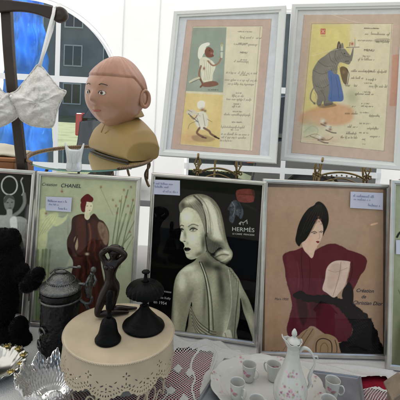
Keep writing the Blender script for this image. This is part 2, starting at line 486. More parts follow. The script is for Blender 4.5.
def col_(x, z0, z1, n=26): return [(x, wy(x, z0+(z1-z0)*k/n), z0+(z1-z0)*k/n) for k in range(n+1)]
prevx = lo
for c in (cL.x, cR.x):
    X = [prevx+(c-WA-prevx)*i/30 for i in range(31)]
    strip(mb, [col_(x, 0.02, TOP, 60) for x in X])
    A = [c-WA*math.cos(PI*i/48) for i in range(49)]
    strip(mb, [col_(x, 0.02, WBOT) for x in A])
    strip(mb, [col_(x, WZ+WB*math.sin(PI*i/48), TOP) if 0 < i < 48 else col_(x, WZ, TOP) for i, x in enumerate(A)])
    prevx = c+WA
    # side jamb pieces are part of the neighbouring strips
X = [prevx+(hi-prevx)*i/30 for i in range(31)]
strip(mb, [col_(x, 0.02, TOP, 60) for x in X])
mb.build('wall_cloth', m_wallcloth, tent)
for c in (cL, cR):
    cx = c.x
    # welded hem round the opening, printed bars, clear pane
    arc = [(cx-WA, -.004, WBOT)]+[(cx-WA*math.cos(PI*i/40), -.004, WZ+WB*math.sin(PI*i/40)) for i in range(41)]+[(cx+WA, -.004, WBOT)]
    inner = []
    for (x, y, z) in arc:
        dx, dz = x-cx, z-WZ
        if z > WZ: inner.append((cx+dx*.955, y, WZ+dz*.95))
        else: inner.append((cx+(dx-math.copysign(.025, dx)), y, z))
    wnd = MB()
    n_ = len(arc); wnd.add([(x, wy(x, z)-.006, z) for x, y, z in arc]+[(x, wy(x, z)-.003, z) for x, y, z in inner], [(i, i+1, n_+i+1, n_+i) for i in range(n_-1)], True)
    hem = wnd.build('window', m_trim, tent)
    bars = MB()
    def bar(x0, z0, x1, z1):
        bars.add([(x0, -.009, z0), (x1, -.009, z0), (x1, -.009, z1), (x0, -.009, z1)], [(0, 1, 2, 3)])
    zb1 = at_y(80, 80, WY).z; zb2 = at_y(35, 157.5, WY).z
    for zz in (zb1, zb2):
        hw = WA*math.sqrt(max(0, 1-((zz-WZ)/WB)**2)) if zz > WZ else WA
        bar(cx-hw, zz-.0165, cx+hw, zz+.0165)
    for dx in ((-.22, .205) if cx < 0 else (0.0,)):
        zt = WZ+WB*math.sqrt(1-(dx/WA)**2)
        segs = sorted([WBOT, zb2-.0165, zb2+.0165, zb1-.0165, zb1+.0165, zt])
        for a, b in ((segs[0], segs[1]), (segs[2], segs[3]), (segs[4], segs[5])): bar(cx+dx-.013, a, cx+dx+.013, b)
    bars.build('window_bar', m_trim, hem)
    pane = [(cx-WA*.99*math.cos(PI*i/40), .012, WZ+WB*.99*math.sin(PI*i/40)) for i in range(41)]
    MB().add([(cx-WA*.99, .012, WBOT)]+pane+[(cx+WA*.99, .012, WBOT)], [tuple(range(43))]).build('pane', m_pvc, hem)
# roof slopes and valance
def sheet(name, a, b, c_, d, n=24, sag=.05, amp=.01):
    a, b, c_, d = map(Vector, (a, b, c_, d)); vs = []
    for j in range(n+1):
        for i in range(n+1):
            u, v = i/n, j/n; p = (a*(1-u)+b*u)*(1-v)+(d*(1-u)+c_*u)*v
            p.z -= sag*math.sin(PI*u)*math.sin(PI*v)+amp*noise.noise(Vector((u*6, v*6, 1))); vs.append(tuple(p))
    fs = [(j*(n+1)+i, j*(n+1)+i+1, (j+1)*(n+1)+i+1, (j+1)*(n+1)+i) for j in range(n) for i in range(n)]
    return MB().add(vs, fs, True).build(name, m_tent, tent)
D = -3.4   # local y of the tent's front edge
for sx in (-3.0, 3.0):  # unseen side walls, added to keep blue sky light off the stall
    vs = []; n = 40
    for j in range(n+1):
        for i in range(n+1):
            yy = .0+D*i/n; zz = .02+2.15*j/n; vs.append((sx+2*wrinkle(yy+5*sx, zz), yy, zz))
    MB().add(vs, [(j*(n+1)+i, j*(n+1)+i+1, (j+1)*(n+1)+i+1, (j+1)*(n+1)+i) for j in range(n) for i in range(n)], True).build('added_side_cloth', m_tent, tent)
pk = (0, D/2, 3.15)
sheet('roof_cloth', (-3, .01, 2.17), (3, .01, 2.17), (.05, D/2, 3.15), (-.05, D/2, 3.15))
sheet('roof_cloth', (3, D, 2.17), (-3, D, 2.17), (-.05, D/2, 3.15), (.05, D/2, 3.15))
sheet('roof_cloth', (3, .01, 2.17), (3, D, 2.17), (0, D/2-.05, 3.15), (0, D/2+.05, 3.15))
sheet('roof_cloth', (-3, D, 2.17), (-3, .01, 2.17), (0, D/2+.05, 3.15), (0, D/2-.05, 3.15))
m_alu = M('aluminium', (.6, .6, .6), .35, .9)
for x, y in ((-2.96, -.05), (2.96, -.05), (-2.96, D+.05), (2.96, D+.05)):
    MB().box((x-.02, y-.02, 0), (x+.02, y+.02, 2.17)).build('pole', m_alu, tent, bevel=.003)
# faint vertical seams of the cloth
sm = MB()
for px_ in (124, 160):
    p0 = at_y(px_, 20, WY); 
    vs = []
    for k in range(41):
        z = .05+k*(TOP-.07)/40; vs += [(p0.x-.004, wy(p0.x, z)-.004, z), (p0.x+.004, wy(p0.x, z)-.0045, z)]
    sm.add(vs, [(2*k, 2*k+1, 2*k+3, 2*k+2) for k in range(40)], True)
sm.build('seam', m_wallcloth, tent)

# ---- beyond the tent
m_render = M('grey_render', (.20, .205, .21), .9, 0, .3, .6, .2, 30)
m_sill = M('pale_stone', (.55, .54, .52), .8, 0, .1, 5)
m_dglass = M('dark_window_glass', (.02, .025, .03), .08)
m_roof = M('slate_roof', (.06, .06, .07), .7, 0, .2, 8)
bl = thing('apartment_building', 'long grey rendered building with pale window surrounds far behind the tent', 'building', (-2, 32, 0))
bld = MB().box((-26, 0, 0), (32, 9, 9.6)).build('wall', m_render, bl)
MB().prism([(-26.6, 9.6), (32.6, 9.6), (31, 12.2), (-25, 12.2)], -.5, 9.5).build('roof', m_roof, bl)
for fl in range(3):
    for i in range(18):
        x = -24.5+i*3.1; z = 1.0+fl*3.0
        fr = MB()
        for bx in (((x-.08, -.09, z-.1), (x+1.38, -.004, z)), ((x-.08, -.09, z+1.5), (x+1.38, -.004, z+1.6)), ((x-.08, -.09, z), (x, -.004, z+1.5)), ((x+1.3, -.09, z), (x+1.38, -.004, z+1.5)), ((x+.62, -.07, z), (x+.68, -.004, z+1.5))): fr.box(*bx)
        f = fr.build('window', m_sill, bl)
        MB().box((x+.002, -.03, z+.002), (x+1.298, -.006, z+1.498)).build('pane', m_dglass, f)

# neighbouring stall: blue tarpaulin and a white cloth screen
m_tarp = M('blue_tarpaulin', (.10, .38, .85), .35, 0, .45, 4, 1.0, 9, transl=.5)
TY = 3.1
q = [at_y(9, -8, TY), at_y(44, -6, TY), at_y(56, 230, TY), at_y(-12, 230, TY)]
vs = []; n = 60
for j in range(n+1):
    for i in range(n+1):
        u, v = i/n, j/n; u2 = u+.03*math.sin(v*9)*(u-.3)
        p = (q[0]*(1-u2)+q[1]*u2)*(1-v)+(q[3]*(1-u2)+q[2]*u2)*v
        vs.append((p.x, TY+.04*math.sin(u*11+v*5)+.06*noise.noise(Vector((u*5, v*13, 2)))+.03*noise.noise(Vector((u*14, v*26, 4))), p.z))
t = MB().add(vs, [(j*(n+1)+i, (j+1)*(n+1)+i, (j+1)*(n+1)+i+1, j*(n+1)+i+1) for j in range(n) for i in range(n)], True).build('tarpaulin', m_tarp)
s = t.modifiers.new('s', 'SOLIDIFY'); s.thickness = .002
tag(t, 'creased bright blue tarpaulin hanging outside the left arched window', 'tarpaulin')
q = [at_y(-60, -20, 5), at_y(9, -20, 5), at_y(14, 230, 5), at_y(-60, 230, 5)]
vs = []; n = 30
for j in range(n+1):
    for i in range(n+1):
        u, v = i/n, j/n; p = (q[0]*(1-u)+q[1]*u)*(1-v)+(q[3]*(1-u)+q[2]*u)*v
        vs.append((p.x, 5+.05*math.sin(u*17)+.02*math.sin(v*8+u*5), p.z))
t = MB().add(vs, [(j*(n+1)+i, (j+1)*(n+1)+i, (j+1)*(n+1)+i+1, j*(n+1)+i+1) for j in range(n) for i in range(n)], True).build('cloth_screen', m_tent)
tag(t, 'white cloth screen of the neighbouring stall seen outside at the far left', 'screen')

# ---- parked cars
def make_car(name, label, loc, rz, body, L=3.9, group='cars parked behind the tent'):
    m_body = M(name+'_paint', body, .25, .3, .05, 3, coat=.8)
    t = thing(name, label, 'car', loc, rz, group); W = .84
    low = [(0, .32), (.05, .62), (.08, .95), (.35, 1.0), (1.0, 1.02), (2.7, 1.0), (3.55, .86), (3.83, .70), (3.9, .45), (3.85, .28)]
    arch = lambda c: [(c+.36*math.cos(a), .30+.36*math.sin(a)) for a in [PI*k/10 for k in range(11)]]
    prof = low+arch(3.12)+arch(.72)
    n = len(prof); vs = []
    for (y, kx) in ((-W, .985), (-W*.97, 1), (W*.97, 1), (W, .985)):
        for x, z in prof: vs.append((x, y, z))
    mb = MB(); fs = [tuple(range(n)), tuple(range(4*n-1, 3*n-1, -1))]
    for r_ in range(3):
        for i in range(n): fs.append((r_*n+i, (r_+1)*n+i, (r_+1)*n+(i+1) % n, r_*n+(i+1) % n))
    b = mb.add(vs, fs).build('body', m_body, t, bevel=.03)
    cab = [(.10, 1.0), (.32, 1.46), (.75, 1.53), (1.75, 1.53), (2.15, 1.45), (2.85, 1.0)]
    vs = [(x, -(W-.03-(z-1)*.28), z) for x, z in cab]+[(x, (W-.03-(z-1)*.28), z) for x, z in cab]; k = len(cab)
    MB().add(vs, [tuple(range(k)), tuple(range(2*k-1, k-1, -1))]+[(i, i+k, (i+1) % k+k, (i+1) % k) for i in range(k)]).build('cabin', m_body, t, bevel=.03)
    for sgn in (-1, 1):
        for seg in ([(.42, 1.06), (.52, 1.40), (1.15, 1.44), (1.15, 1.06)], [(1.22, 1.06), (1.22, 1.44), (1.72, 1.44), (2.1, 1.36), (2.55, 1.06)]):
            vs = [(x, sgn*(W-.018-(z-1)*.28), z) for x, z in seg]+[(x, sgn*(W-.06-(z-1)*.28), z) for x, z in seg]; k = len(seg)
            MB().add(vs, [tuple(range(k)), tuple(range(2*k-1, k-1, -1))]+[(i, i+k, (i+1) % k+k, (i+1) % k) for i in range(k)]).build('side_window', m_dglass, t)
        MB().box((1.3, sgn*W-.02, .86), (1.5, sgn*W+.02, .90)).build('door_handle', m_body, t, bevel=.008)
        lt = MB().box((-.015, sgn*.62-.13, .70), (.10, sgn*.62+.215, 1.08)).build('tail_light', M('red_lens', (.55, .02, .02), .2, coat=.5), t, bevel=.02)
        for xw in (.72, 3.12):
            wh = MB().lathe([(.02, -.09), (.27, -.09), (.31, -.06), (.31, .06), (.27, .09), (.02, .09)], 32)
            o = wh.build('wheel', M('tyre_rubber', (.02, .02, .02), .8), t); o.rotation_euler = (R(90), 0, 0); o.location = (xw, sgn*(W-.12), .31)
            rm = MB().lathe([(.0, .0), (.06, .012), (.19, 0), (.2, -.02)], 20).build('rim', m_alu, o); rm.location = (0, 0, -sgn*.095)
    MB().add([(.115, -.6, 1.03), (.115, .6, 1.03), (.295, .52, 1.42), (.295, -.52, 1.42)], [(0, 3, 2, 1)]).build('rear_window', m_dglass, t).location = (-.02, 0, 0)
    return t
rp = at_y(73, 130, 6.6)
make_car('parked_car', 'dark navy hatchback with red tail light parked on grass beyond the left window', (rp.x, 7.5, 0), 0, (.012, .018, .045))
make_car('parked_car', 'black hatchback parked close behind the right arched window', (.55, 5.2, 0), 0, (.008, .008, .011))

# ================================================================== TABLE
tb = thing('market_table', 'long trestle table under the red cloth and white lace', 'table', (0, 1.0, 0))
MB().box((-1.25, -.5, TZ-.035), (1.25, .52, TZ-.008)).build('tabletop', m_wood, tb, bevel=.003)
for sx in (-1.1, 1.1):
    for sy in (-.42, .44):
        MB().box((sx-.025, sy-.025, 0), (sx+.025, sy+.025, TZ-.036)).build('leg', m_wood, tb)
m_red = M('crimson_velvet', (.20, .006, .018), .85, 0, .2, 30, .3, 200, spec=.2)
nx, ny = 260, 130
gx, gy = np.meshgrid(np.linspace(-1.28, 1.28, nx), np.linspace(.47, 1.55, ny))
gz = TZ-.006+.0008*noise2(gx+3, gy+3, .11, 2)
P = np.stack([gx, gy, gz], -1)
me = grid_mesh(P); smooth(me)
o = link('tablecloth', me, m_red); tag(o, 'crimson velvet cloth lying on the table beneath the white lace cloth', 'tablecloth')
md = o.modifiers.new('s', 'SOLIDIFY'); md.thickness = .001; md.offset = -1
# lace cloth with open filet areas
nx, ny = 1100, 660
gx, gy = np.meshgrid(np.linspace(-.78, .95, nx), np.linspace(.50, 1.545, ny))
X, Y = proj(gx, gy, TZ)
wr = noise2(gx*1.0+5, gy*1.6+5, .16, 11, 4)
ridge = np.zeros_like(gx)
def rid(pts, wd, h):
    global ridge
    d = np.full(X.shape, 1e9)
    pts = catmull(pts, 5)
    for (x1, y1), (x2, y2) in zip(pts[:-1], pts[1:]):
        dx, dy = x2-x1, y2-y1; L = dx*dx+dy*dy+1e-9; t = np.clip(((X-x1)*dx+(Y-y1)*dy)/L, 0, 1)
        d = np.minimum(d, np.hypot(X-x1-t*dx, Y-y1-t*dy))
    ridge = np.maximum(ridge, 1.5*h*np.exp(-(d/wd)**2))
rid([(166, 347), (186, 350), (203, 341), (222, 350), (240, 352)], 1.6, .004)
rid([(172, 336), (190, 344), (214, 340), (232, 352), (252, 357)], 2.2, .004)
rid([(196, 350), (208, 347), (216, 355), (212, 370)], 1.4, .003)
rid([(300, 364), (330, 369), (360, 378), (385, 379)], 2.5, .005)
rid([(268, 362), (300, 366), (345, 366), (392, 372)], 2.0, .003)
gz = TZ-.0015+.004*np.clip(wr-.4, 0, 1)+ridge
A = Art(X, Y, (0, 0, 0), 1.0)
W_ = (255, 255, 255); K_ = (0, 0, 0)
A.fill([(152, 366), (160, 355), (172, 351), (186, 349), (202, 350), (213, 353), (210, 366), (203, 378), (200, 392), (205, 402), (190, 415), (120, 420), (40, 420), (62, 392), (90, 392), (130, 395)], W_, soft=.3, wob=3)
A.fill([(362, 391), (372, 388), (390, 392), (405, 396), (405, 420), (350, 420), (352, 400)], W_, soft=.3, wob=2)
for c in ((190, 372), (178, 368), (171, 390), (150, 408), (184, 398)):
    A.fill([(c[0]-5, c[1]), (c[0], c[1]-4.5), (c[0]+5, c[1]), (c[0], c[1]+4.5)], K_, curve=False, wob=1.5)
A.line([(199, 350), (193, 358), (191, 368), (195, 378), (192, 388), (196, 402)], 1.8, K_)
A.line([(160, 360), (168, 368), (162, 380), (168, 392), (160, 402)], 1.4, K_)
mask = A.c[..., 0].copy()
B = Art(X, Y, (0, 0, 0), 1.0)
B.fill([(361, 379.5), (375, 379), (400, 379.5), (400, 392), (388, 390), (376, 386), (361, 389.5)], W_, curve=False, wob=2)
hole = B.c[..., 0]
me = grid_mesh(np.stack([gx, gy, gz], -1)); smooth(me)
set_col(me, np.stack([mask, hole, hole*0], -1))
def lace_mat():
    m = bpy.data.materials.new('white_filet_lace'); m.use_nodes = True
    n, l = m.node_tree.nodes, m.node_tree.links; b = n['Principled BSDF']
    b.inputs['Base Color'].default_value = (.50, .495, .48, 1); b.inputs['Roughness'].default_value = .9; b.inputs['Specular IOR Level'].default_value = .15
    at = n.new('ShaderNodeAttribute'); at.attribute_name = 'Col'; sp = n.new('ShaderNodeSeparateColor'); l.new(at.outputs['Color'], sp.inputs[0])
    tc = n.new('ShaderNodeTexCoord'); nz = n.new('ShaderNodeTexNoise'); nz.inputs['Scale'].default_value = 18
    l.new(tc.outputs['Object'], nz.inputs[0])
    vm = n.new('ShaderNodeVectorMath'); vm.operation = 'MULTIPLY_ADD'; vm.inputs[1].default_value = (.012, .012, 0)
    l.new(nz.outputs['Color'], vm.inputs[0]); l.new(tc.outputs['Object'], vm.inputs[2])
    mp = n.new('ShaderNodeMapping'); mp.inputs['Rotation'].default_value = (0, 0, R(42)); mp.inputs['Scale'].default_value = (220, 220, 1)
    l.new(vm.outputs[0], mp.inputs[0]); sx = n.new('ShaderNodeSeparateXYZ'); l.new(mp.outputs[0], sx.inputs[0])
    def m2(op, a, b_=None, c=None):
        q = n.new('ShaderNodeMath'); q.operation = op
        for i, v in enumerate((a, b_, c)):
            if v is None: continue
            if isinstance(v, (int, float)): q.inputs[i].default_value = v
            else: l.new(v, q.inputs[i])
        return q.outputs[0]
    th = []
    for ax in ('X', 'Y'):
        fr = m2('FRACT', sx.outputs[ax]); th.append(m2('ABSOLUTE', m2('SUBTRACT', fr, .5)))
    open_ = m2('MULTIPLY', m2('LESS_THAN', th[0], .36), m2('LESS_THAN', th[1], .36))
    net = m2('MULTIPLY', open_, m2('GREATER_THAN', sp.outputs[0], .5))
    trn = m2('MAXIMUM', net, m2('GREATER_THAN', sp.outputs[1], .5))
    # woven figure with fine pinholes
    vo = n.new('ShaderNodeTexVoronoi'); vo.inputs['Scale'].default_value = 420; l.new(tc.outputs['Object'], vo.inputs[0])
    bp = n.new('ShaderNodeBump'); bp.inputs['Strength'].default_value = .5; bp.inputs['Distance'].default_value = .0015
    l.new(vo.outputs['Distance'], bp.inputs['Height']); l.new(bp.outputs[0], b.inputs['Normal'])
    tp = n.new('ShaderNodeBsdfTransparent'); ms = n.new('ShaderNodeMixShader')
    l.new(trn, ms.inputs[0]); l.new(b.outputs[0], ms.inputs[1]); l.new(tp.outputs[0], ms.inputs[2]); l.new(ms.outputs[0], n['Material Output'].inputs[0])
    return m
m_lace = lace_mat()
o = link('lace_cloth', me, m_lace); tag(o, 'white lace tablecloth with open net areas spread over the red cloth', 'tablecloth')

# riser shelf behind the front pictures
rs = thing('display_riser', 'low white shelf on legs behind the front row of pictures', 'shelf', (0, 1.2, TZ))
RZ = CZ-.27
m_riser = M('white_painted_board', (.6, .6, .58), .6, 0, .05, 10)
MB().box((-.62, -.10, RZ-.018-TZ), (.95, .22, RZ-TZ)).build('board', m_riser, rs, bevel=.002)
for x in (-.58, 0.1, .9):
    for y in (-.08, .2): MB().box((x-.012, y-.012, .002), (x+.012, y+.012, RZ-.0185-TZ)).build('leg', m_riser, rs)
#PART3
# ================================================================== FRAMED PICTURES
FG = 'thin silver framed pictures standing in the front row'
Z0 = TZ+.003
# ---------------- 1 black and white photograph, far left
f = Frame('framed_photograph', 'black and white photograph of a woman under a ring, silver frame at far left', 'framed picture', (-.55, .975, Z0, -.067, .108, 0), .271, .373, .011, .012, m_silver, FG)
a = f.canvas(-.127, .008, .127, .365, (22, 22, 21)); X, Y = a.X, a.Y
a.fill([(-50, 175), (31, 177), (29, 215), (-45, 215)], (34, 34, 32), .7, 3)
a.fill([(28, 205), (31, 215), (28, 250), (20, 245), (24, 225)], (95, 97, 92), .8, 2)
ring = [(9.4+7.8*math.cos(k*PI/8), 185.5+9.2*math.sin(k*PI/8)) for k in range(17)]
a.line(ring, 1.4, (165, 165, 155))
a.line([(22.5, 178), (21, 181), (22.5, 186), (23.5, 192), (22, 195)], 1.3, (150, 150, 140))
a.line([(24, 194), (24.5, 203), (20, 211), (13, 216)], 3.2, (118, 118, 110), soft=.7)
a.fill([(4, 198), (9, 195), (14, 198), (14, 206), (10, 212), (5, 208)], (115, 114, 108), soft=.7)
a.fill([(3.5, 200), (8, 194.5), (14.5, 198), (14, 200), (9, 198), (5, 203)], (45, 45, 42), .8, .6)
a.blob(7.5, 202.5, 1.3, .7, (30, 30, 30), .9); a.blob(12, 202.3, 1.1, .7, (30, 30, 30), .9); a.blob(10, 208, 1.6, .6, (40, 40, 40), .9); a.blob(10, 205, .6, 1.8, (80, 80, 76), .6)
a.fill([(7, 210), (12, 210), (13, 216), (22, 217), (27, 222), (20, 235), (13, 240), (0, 232), (-8, 225), (-4, 216), (6, 215)], (150, 150, 140), soft=.8)
a.fill([(10, 219), (16, 217), (17, 228), (12, 232)], (205, 205, 195), .9, .8)
a.fill([(20, 222), (29, 226), (27, 240), (22, 250), (17, 238)], (150, 150, 140), .7, 1.5)
for k in range(5): a.line([(18+k*2, 222), (19+k*1.6, 238)], .7, (70, 70, 66), .6)
a.fill([(-10, 236), (14, 232), (24, 246), (25, 290), (15, 325), (-20, 325)], (10, 10, 10), .95, 1)
a.fill([(24, 238), (28, 245), (26, 300), (22, 322), (18, 300)], (60, 62, 58), .6, 2)
a.grain(.12, 2); f.place(a)

# ---------------- 2 fashion poster with brown coat
f = Frame('framed_poster', 'pale green fashion poster of a figure in a brown coat among reeds, thin silver frame', 'framed picture', (-.268, .937, Z0, -.047, .075, 0), .258, .377, .010, .012, m_silver, FG)
a = f.canvas(-.120, .009, .120, .368, (158, 160, 126))
a.blob(60, 245, 26, 30, (176, 180, 150), .8); a.blob(110, 200, 30, 20, (170, 170, 132), .7); a.blob(45, 300, 30, 30, (130, 135, 95), .8)
a.fill([(50, 222), (60, 216), (70, 218), (73, 240), (68, 262), (55, 280), (47, 268), (47, 240)], (140, 146, 124), .85, .8, tex=.3)
# pale iris
for pts in ([(37, 236), (42, 222), (50, 214), (58, 213), (56, 222), (48, 232), (42, 246)], [(34, 250), (40, 236), (47, 234), (46, 246), (38, 262)], [(36, 220), (40, 210), (46, 209), (44, 222), (38, 232)], [(50, 214), (62, 218), (68, 214), (64, 222), (54, 226)]):
    a.fill(pts, (196, 196, 140), .85, .9, tex=.25)
for k in range(4): a.line([(36+k*3, 238-k*2), (44+k*3, 222), (50+k*2, 216)], .5, (160, 158, 105), .7)
for x0, x1, wd in ((38, 43, 2.2), (41, 46, 2.8), (36, 38, 1.8), (44, 50, 1.6)): a.line([(x0, 335), ((x0+x1)/2, 290), (x1, 250)], wd, (96, 112, 62), .8, .6)
# reeds on the right
for x0, x1, y1, wd in ((112, 128, 190, 1.1), (115, 122, 196, .9), (110, 118, 208, 1.3), (118, 134, 205, 1.0), (116, 137, 216, .9), (120, 133, 200, .8), (113, 126, 214, 1.6), (119, 139, 228, .8), (108, 131, 235, 1.2)):
    a.line([(x0, 268), ((x0*.6+x1*.4), (268+y1)/2), (x1, y1)], wd, (92, 104, 66), .85, .35)
for x, y in ((120, 201), (124, 190), (128, 206), (131, 213), (116, 206), (126, 197), (133, 200), (113, 200), (130, 232), (101, 187), (117, 213), (131, 187)): a.blob(x, y, 1.0, 1.3, (120, 70, 48), .85)
a.line([(100, 187), (106, 200), (113, 215)], .4, (120, 100, 80), .7)
for x, y in ((62, 191.5), (46, 213.5), (50, 206)): a.blob(x, y, 1.2, 1.1, (130, 50, 35), .9); a.line([(x, y-5), (x, y)], .4, (120, 90, 70), .8)
# figure
a.fill([(72, 219), (77, 215), (84, 214), (88, 218), (94, 213.5), (99, 219), (104, 222), (109, 232), (108, 246), (103, 252), (101, 262), (104, 280), (109, 300), (112, 345), (66, 345), (66, 300), (71, 275), (73, 262), (68, 252), (67, 240), (71, 230)], (50, 25, 19), soft=.45)
a.fill([(77, 218), (84, 217), (86, 240), (82, 262), (76, 280), (74, 255), (76, 238)], (82, 38, 24), .75, 1.4, tex=.3)
a.fill([(92, 220), (98, 224), (100, 240), (96, 252), (90, 250), (90, 232)], (70, 34, 24), .7, 1.2)
a.fill([(99, 222), (106, 226), (109, 238), (106, 245), (102, 240), (98, 230)], (142, 112, 84), .8, .8, tex=.3)
a.fill([(84, 282), (96, 278), (100, 310), (88, 330), (80, 312)], (92, 46, 30), .5, 3)
for k in range(6): a.line([(76+k*4.2, 262), (74+k*5, 290), (70+k*6.5, 330)], .7, (22, 12, 10), .6, .6)
a.line([(86.5, 219), (87, 240), (86, 262), (88, 290)], .7, (15, 8, 8), .9)
a.line([(89, 224), (90.5, 236), (88, 250)], 1.6, (140, 74, 44), .5, .8)
a.fill([(70, 284), (73, 276), (76, 282), (73, 292)], (205, 200, 180), .9, .5); a.fill([(74, 240), (77, 236), (78, 246), (76, 250)], (175, 150, 110), .8, .5)
a.fill([(85.5, 211), (88.5, 211), (90, 217), (87.3, 220), (84.5, 217)], (198, 190, 150), soft=.3)
a.fill([(85, 203), (89, 201.5), (92.5, 204), (92.3, 209), (89.5, 213), (86.5, 212), (84.6, 208)], (206, 196, 160), soft=.3)
a.fill([(80.5, 204), (84, 201), (86.5, 202), (85.5, 207), (84.6, 212), (81.5, 211)], (92, 22, 26), soft=.3)
a.fill([(81, 199), (84, 195.5), (87.5, 194), (90, 195), (93.5, 198.5), (92, 202), (86, 202), (82, 203), (80.5, 201)], (86, 18, 26), soft=.3, wob=.8)
for k in range(46):
    x = 68+38*((k*.618) % 1); y = 222+100*((k*.377) % 1)
    a.line([(x, y), (x+1.2*math.sin(k), y+6), (x+2*math.sin(k*1.3), y+12)], 1.3, (120, 58, 34) if k % 3 == 0 else (26, 12, 10), .30, .8)
for k in range(40):
    x = 38+96*((k*.618) % 1); y = 190+140*((k*.731) % 1)
    if 64 < x < 110: continue
    a.blob(x, y, 3, 5, (190, 190, 150) if k % 2 else (128, 134, 96), .25, k)
a.blob(87.3, 206, .8, .4, (50, 30, 30)); a.blob(91, 206, .7, .4, (50, 30, 30)); a.blob(89.6, 210.3, .8, .4, (140, 40, 40))
a.line([(77, 236), (74, 248), (79, 256), (86, 254)], 2.0, (45, 20, 18)); a.blob(87, 254, 1.6, 1.1, (200, 180, 140), .9)
a.grain(.07, 3)
f.place(a)
f.text('Création', (42, 185.6), (57, 186.3), m_ink, shear=.35)
f.text('CHANEL', (61, 187.2), (81, 188), m_ink, shear=.2, bold=.008)
f.tagat([(46, 196.5), (72, 197.5), (71, 212), (45.5, 210.5)], [(.08, .35, .8, .16), (.12, .58, .5, .12), (.5, .85, .85, .16)], seed=4)

# ---------------- 3 portrait poster
f = Frame('framed_portrait', 'greenish photo poster of a blonde woman looking over her bare back, silver frame', 'framed picture', (.022, .925, Z0, -.152, .03, 0), .275, .390, .009, .012, m_silver, FG, nx=420)
a = f.canvas(-.129, .008, .129, .382, (19, 20, 16), lum=.56); X, Y = a.X, a.Y
for r_ in range(9):
    y = 184+r_*9
    a.line([(150, y), (212, y+3)], .7, (38, 40, 34), .8, .4, False)
    for c in range(7): a.line([(152+c*10+(r_ % 2)*5, y), (152+c*10+(r_ % 2)*5, y+9)], .6, (36, 38, 32), .7, .4, False)
a.blob(165, 197, 14, 8, (48, 50, 43), .6); a.blob(157, 235, 10, 20, (30, 32, 27), .7); a.blob(158, 262, 10, 22, (32, 34, 28), .5)
S1 = (186, 185, 148); S2 = (128, 127, 94); S3 = (222, 220, 186); S4 = (70, 69, 50); BKG = (13, 14, 11)
# neck, shoulders, back
BODY = [(197, 254), (203, 250), (212, 256), (220, 262), (230, 268), (238, 277), (243, 288), (250, 302), (256, 322), (257, 350), (170, 348), (171, 322), (172.5, 300), (174, 284), (177.5, 274), (185, 266.5), (192, 262.5), (196, 259)]; FACE = [(181.5, 208), (188, 206), (196, 209), (203, 220), (205.6, 236), (206.5, 250), (199.5, 256.5), (192, 259.6), (187, 257.6), (184.8, 252), (183.6, 248.4), (184.4, 246), (183.3, 243), (179.9, 240.4), (180.2, 236.6), (181.2, 231), (179.8, 226), (179.6, 217)]; HAIR = [(180.4, 213), (178.8, 205), (183, 199), (190, 195), (198, 193.8), (206, 195), (214, 200), (220, 209), (223.5, 222), (226, 236), (229, 246), (232.5, 252), (232, 258), (228, 263), (222, 265.5), (219, 261), (214, 262), (208, 256), (205.5, 246), (204.6, 232), (201.4, 220), (196, 211), (189, 207.4), (184, 208.6)]
a.keep_in([BODY, FACE, HAIR])
a.fill([(197, 254), (203, 250), (212, 256), (220, 262), (230, 268), (238, 277), (243, 288), (250, 302), (256, 322), (257, 350), (170, 348), (171, 322), (172.5, 300), (174, 284), (177.5, 274), (185, 266.5), (192, 262.5), (196, 259)], (152, 151, 116), soft=.6)
a.blob(182, 282, 4.5, 10, S3, .75); a.blob(195, 276, 9, 9, (196, 195, 158), .85); a.blob(188, 269, 7, 2.6, S3, .7, -.35); a.blob(199, 300, 6, 20, (182, 181, 144), .6); a.blob(198, 325, 8, 10, (150, 149, 114), .6)
a.blob(221, 285, 3.6, 20, (84, 83, 60), .85, -.1); a.blob(213, 292, 3.4, 22, (176, 175, 138), .75); a.blob(235, 286, 3.6, 12, (196, 194, 156), .8, -.5); a.blob(228, 278, 3, 9, (110, 108, 80), .6, -.4)
a.blob(176, 318, 3.2, 18, (180, 179, 142), .75); a.blob(171.5, 310, 1.8, 26, (84, 83, 60), .6); a.blob(251, 322, 3.4, 14, (186, 184, 148), .8, -.3); a.blob(244, 303, 2, 9, (100, 98, 72), .6, -.4)
a.blob(207, 264, 7, 6, (74, 72, 52), .8, .4); a.blob(204.5, 300, 1.6, 18, (104, 103, 76), .6, .04); a.blob(190, 296, 2, 8, (120, 118, 88), .5, .4); a.blob(217, 268, 6, 3, S4, .8, .3)
a.mask = None
# gaps between arms and torso
a.fill([(191.5, 302), (189, 312), (186.5, 322), (184.6, 336), (188.6, 334), (190.4, 320), (192, 308)], BKG, soft=.4)
a.fill([(240.3, 298), (243.6, 312), (248.5, 326), (252.5, 346), (233, 346), (236.4, 330), (239.2, 316)], BKG, soft=.4)
# dress
a.fill([(190.6, 306), (196, 318), (204, 326), (214, 332), (222, 330), (228, 316), (230, 300), (231, 284), (229, 268), (234, 272), (238, 286), (240, 300), (239.4, 316), (236.6, 330), (233, 345), (186, 345), (188, 326)], (150, 148, 112), .92, .6)
a.blob(226, 326, 3, 14, (198, 196, 158), .7, .1); a.blob(200, 334, 9, 6, (172, 170, 134), .6); a.blob(233, 312, 2, 18, (92, 90, 66), .6)
for k in range(6): a.line([(190.4+k*.5, 307+k*3.6), (198, 321+k*3.2), (210, 330.5+k*2.8), (216, 332+k*2.5)], .6, (52, 51, 36), .8, .35); a.line([(190.6+k*.5, 308.6+k*3.6), (198, 322.6+k*3.2), (210, 332+k*2.8)], .5, (204, 202, 166), .5, .3)
for k in range(6): a.line([(229.6+k*1.7, 269+k*2.4), (232.6+k*1.1, 295), (231+k*1.0, 315), (223.6+k*2, 344)], .7, (58, 57, 40), .75, .4); a.line([(228.9+k*1.7, 270+k*2.4), (231.4+k*1.1, 295), (229.8+k*1.0, 315), (222.4+k*2, 344)], .6, (214, 212, 176), .45, .35)
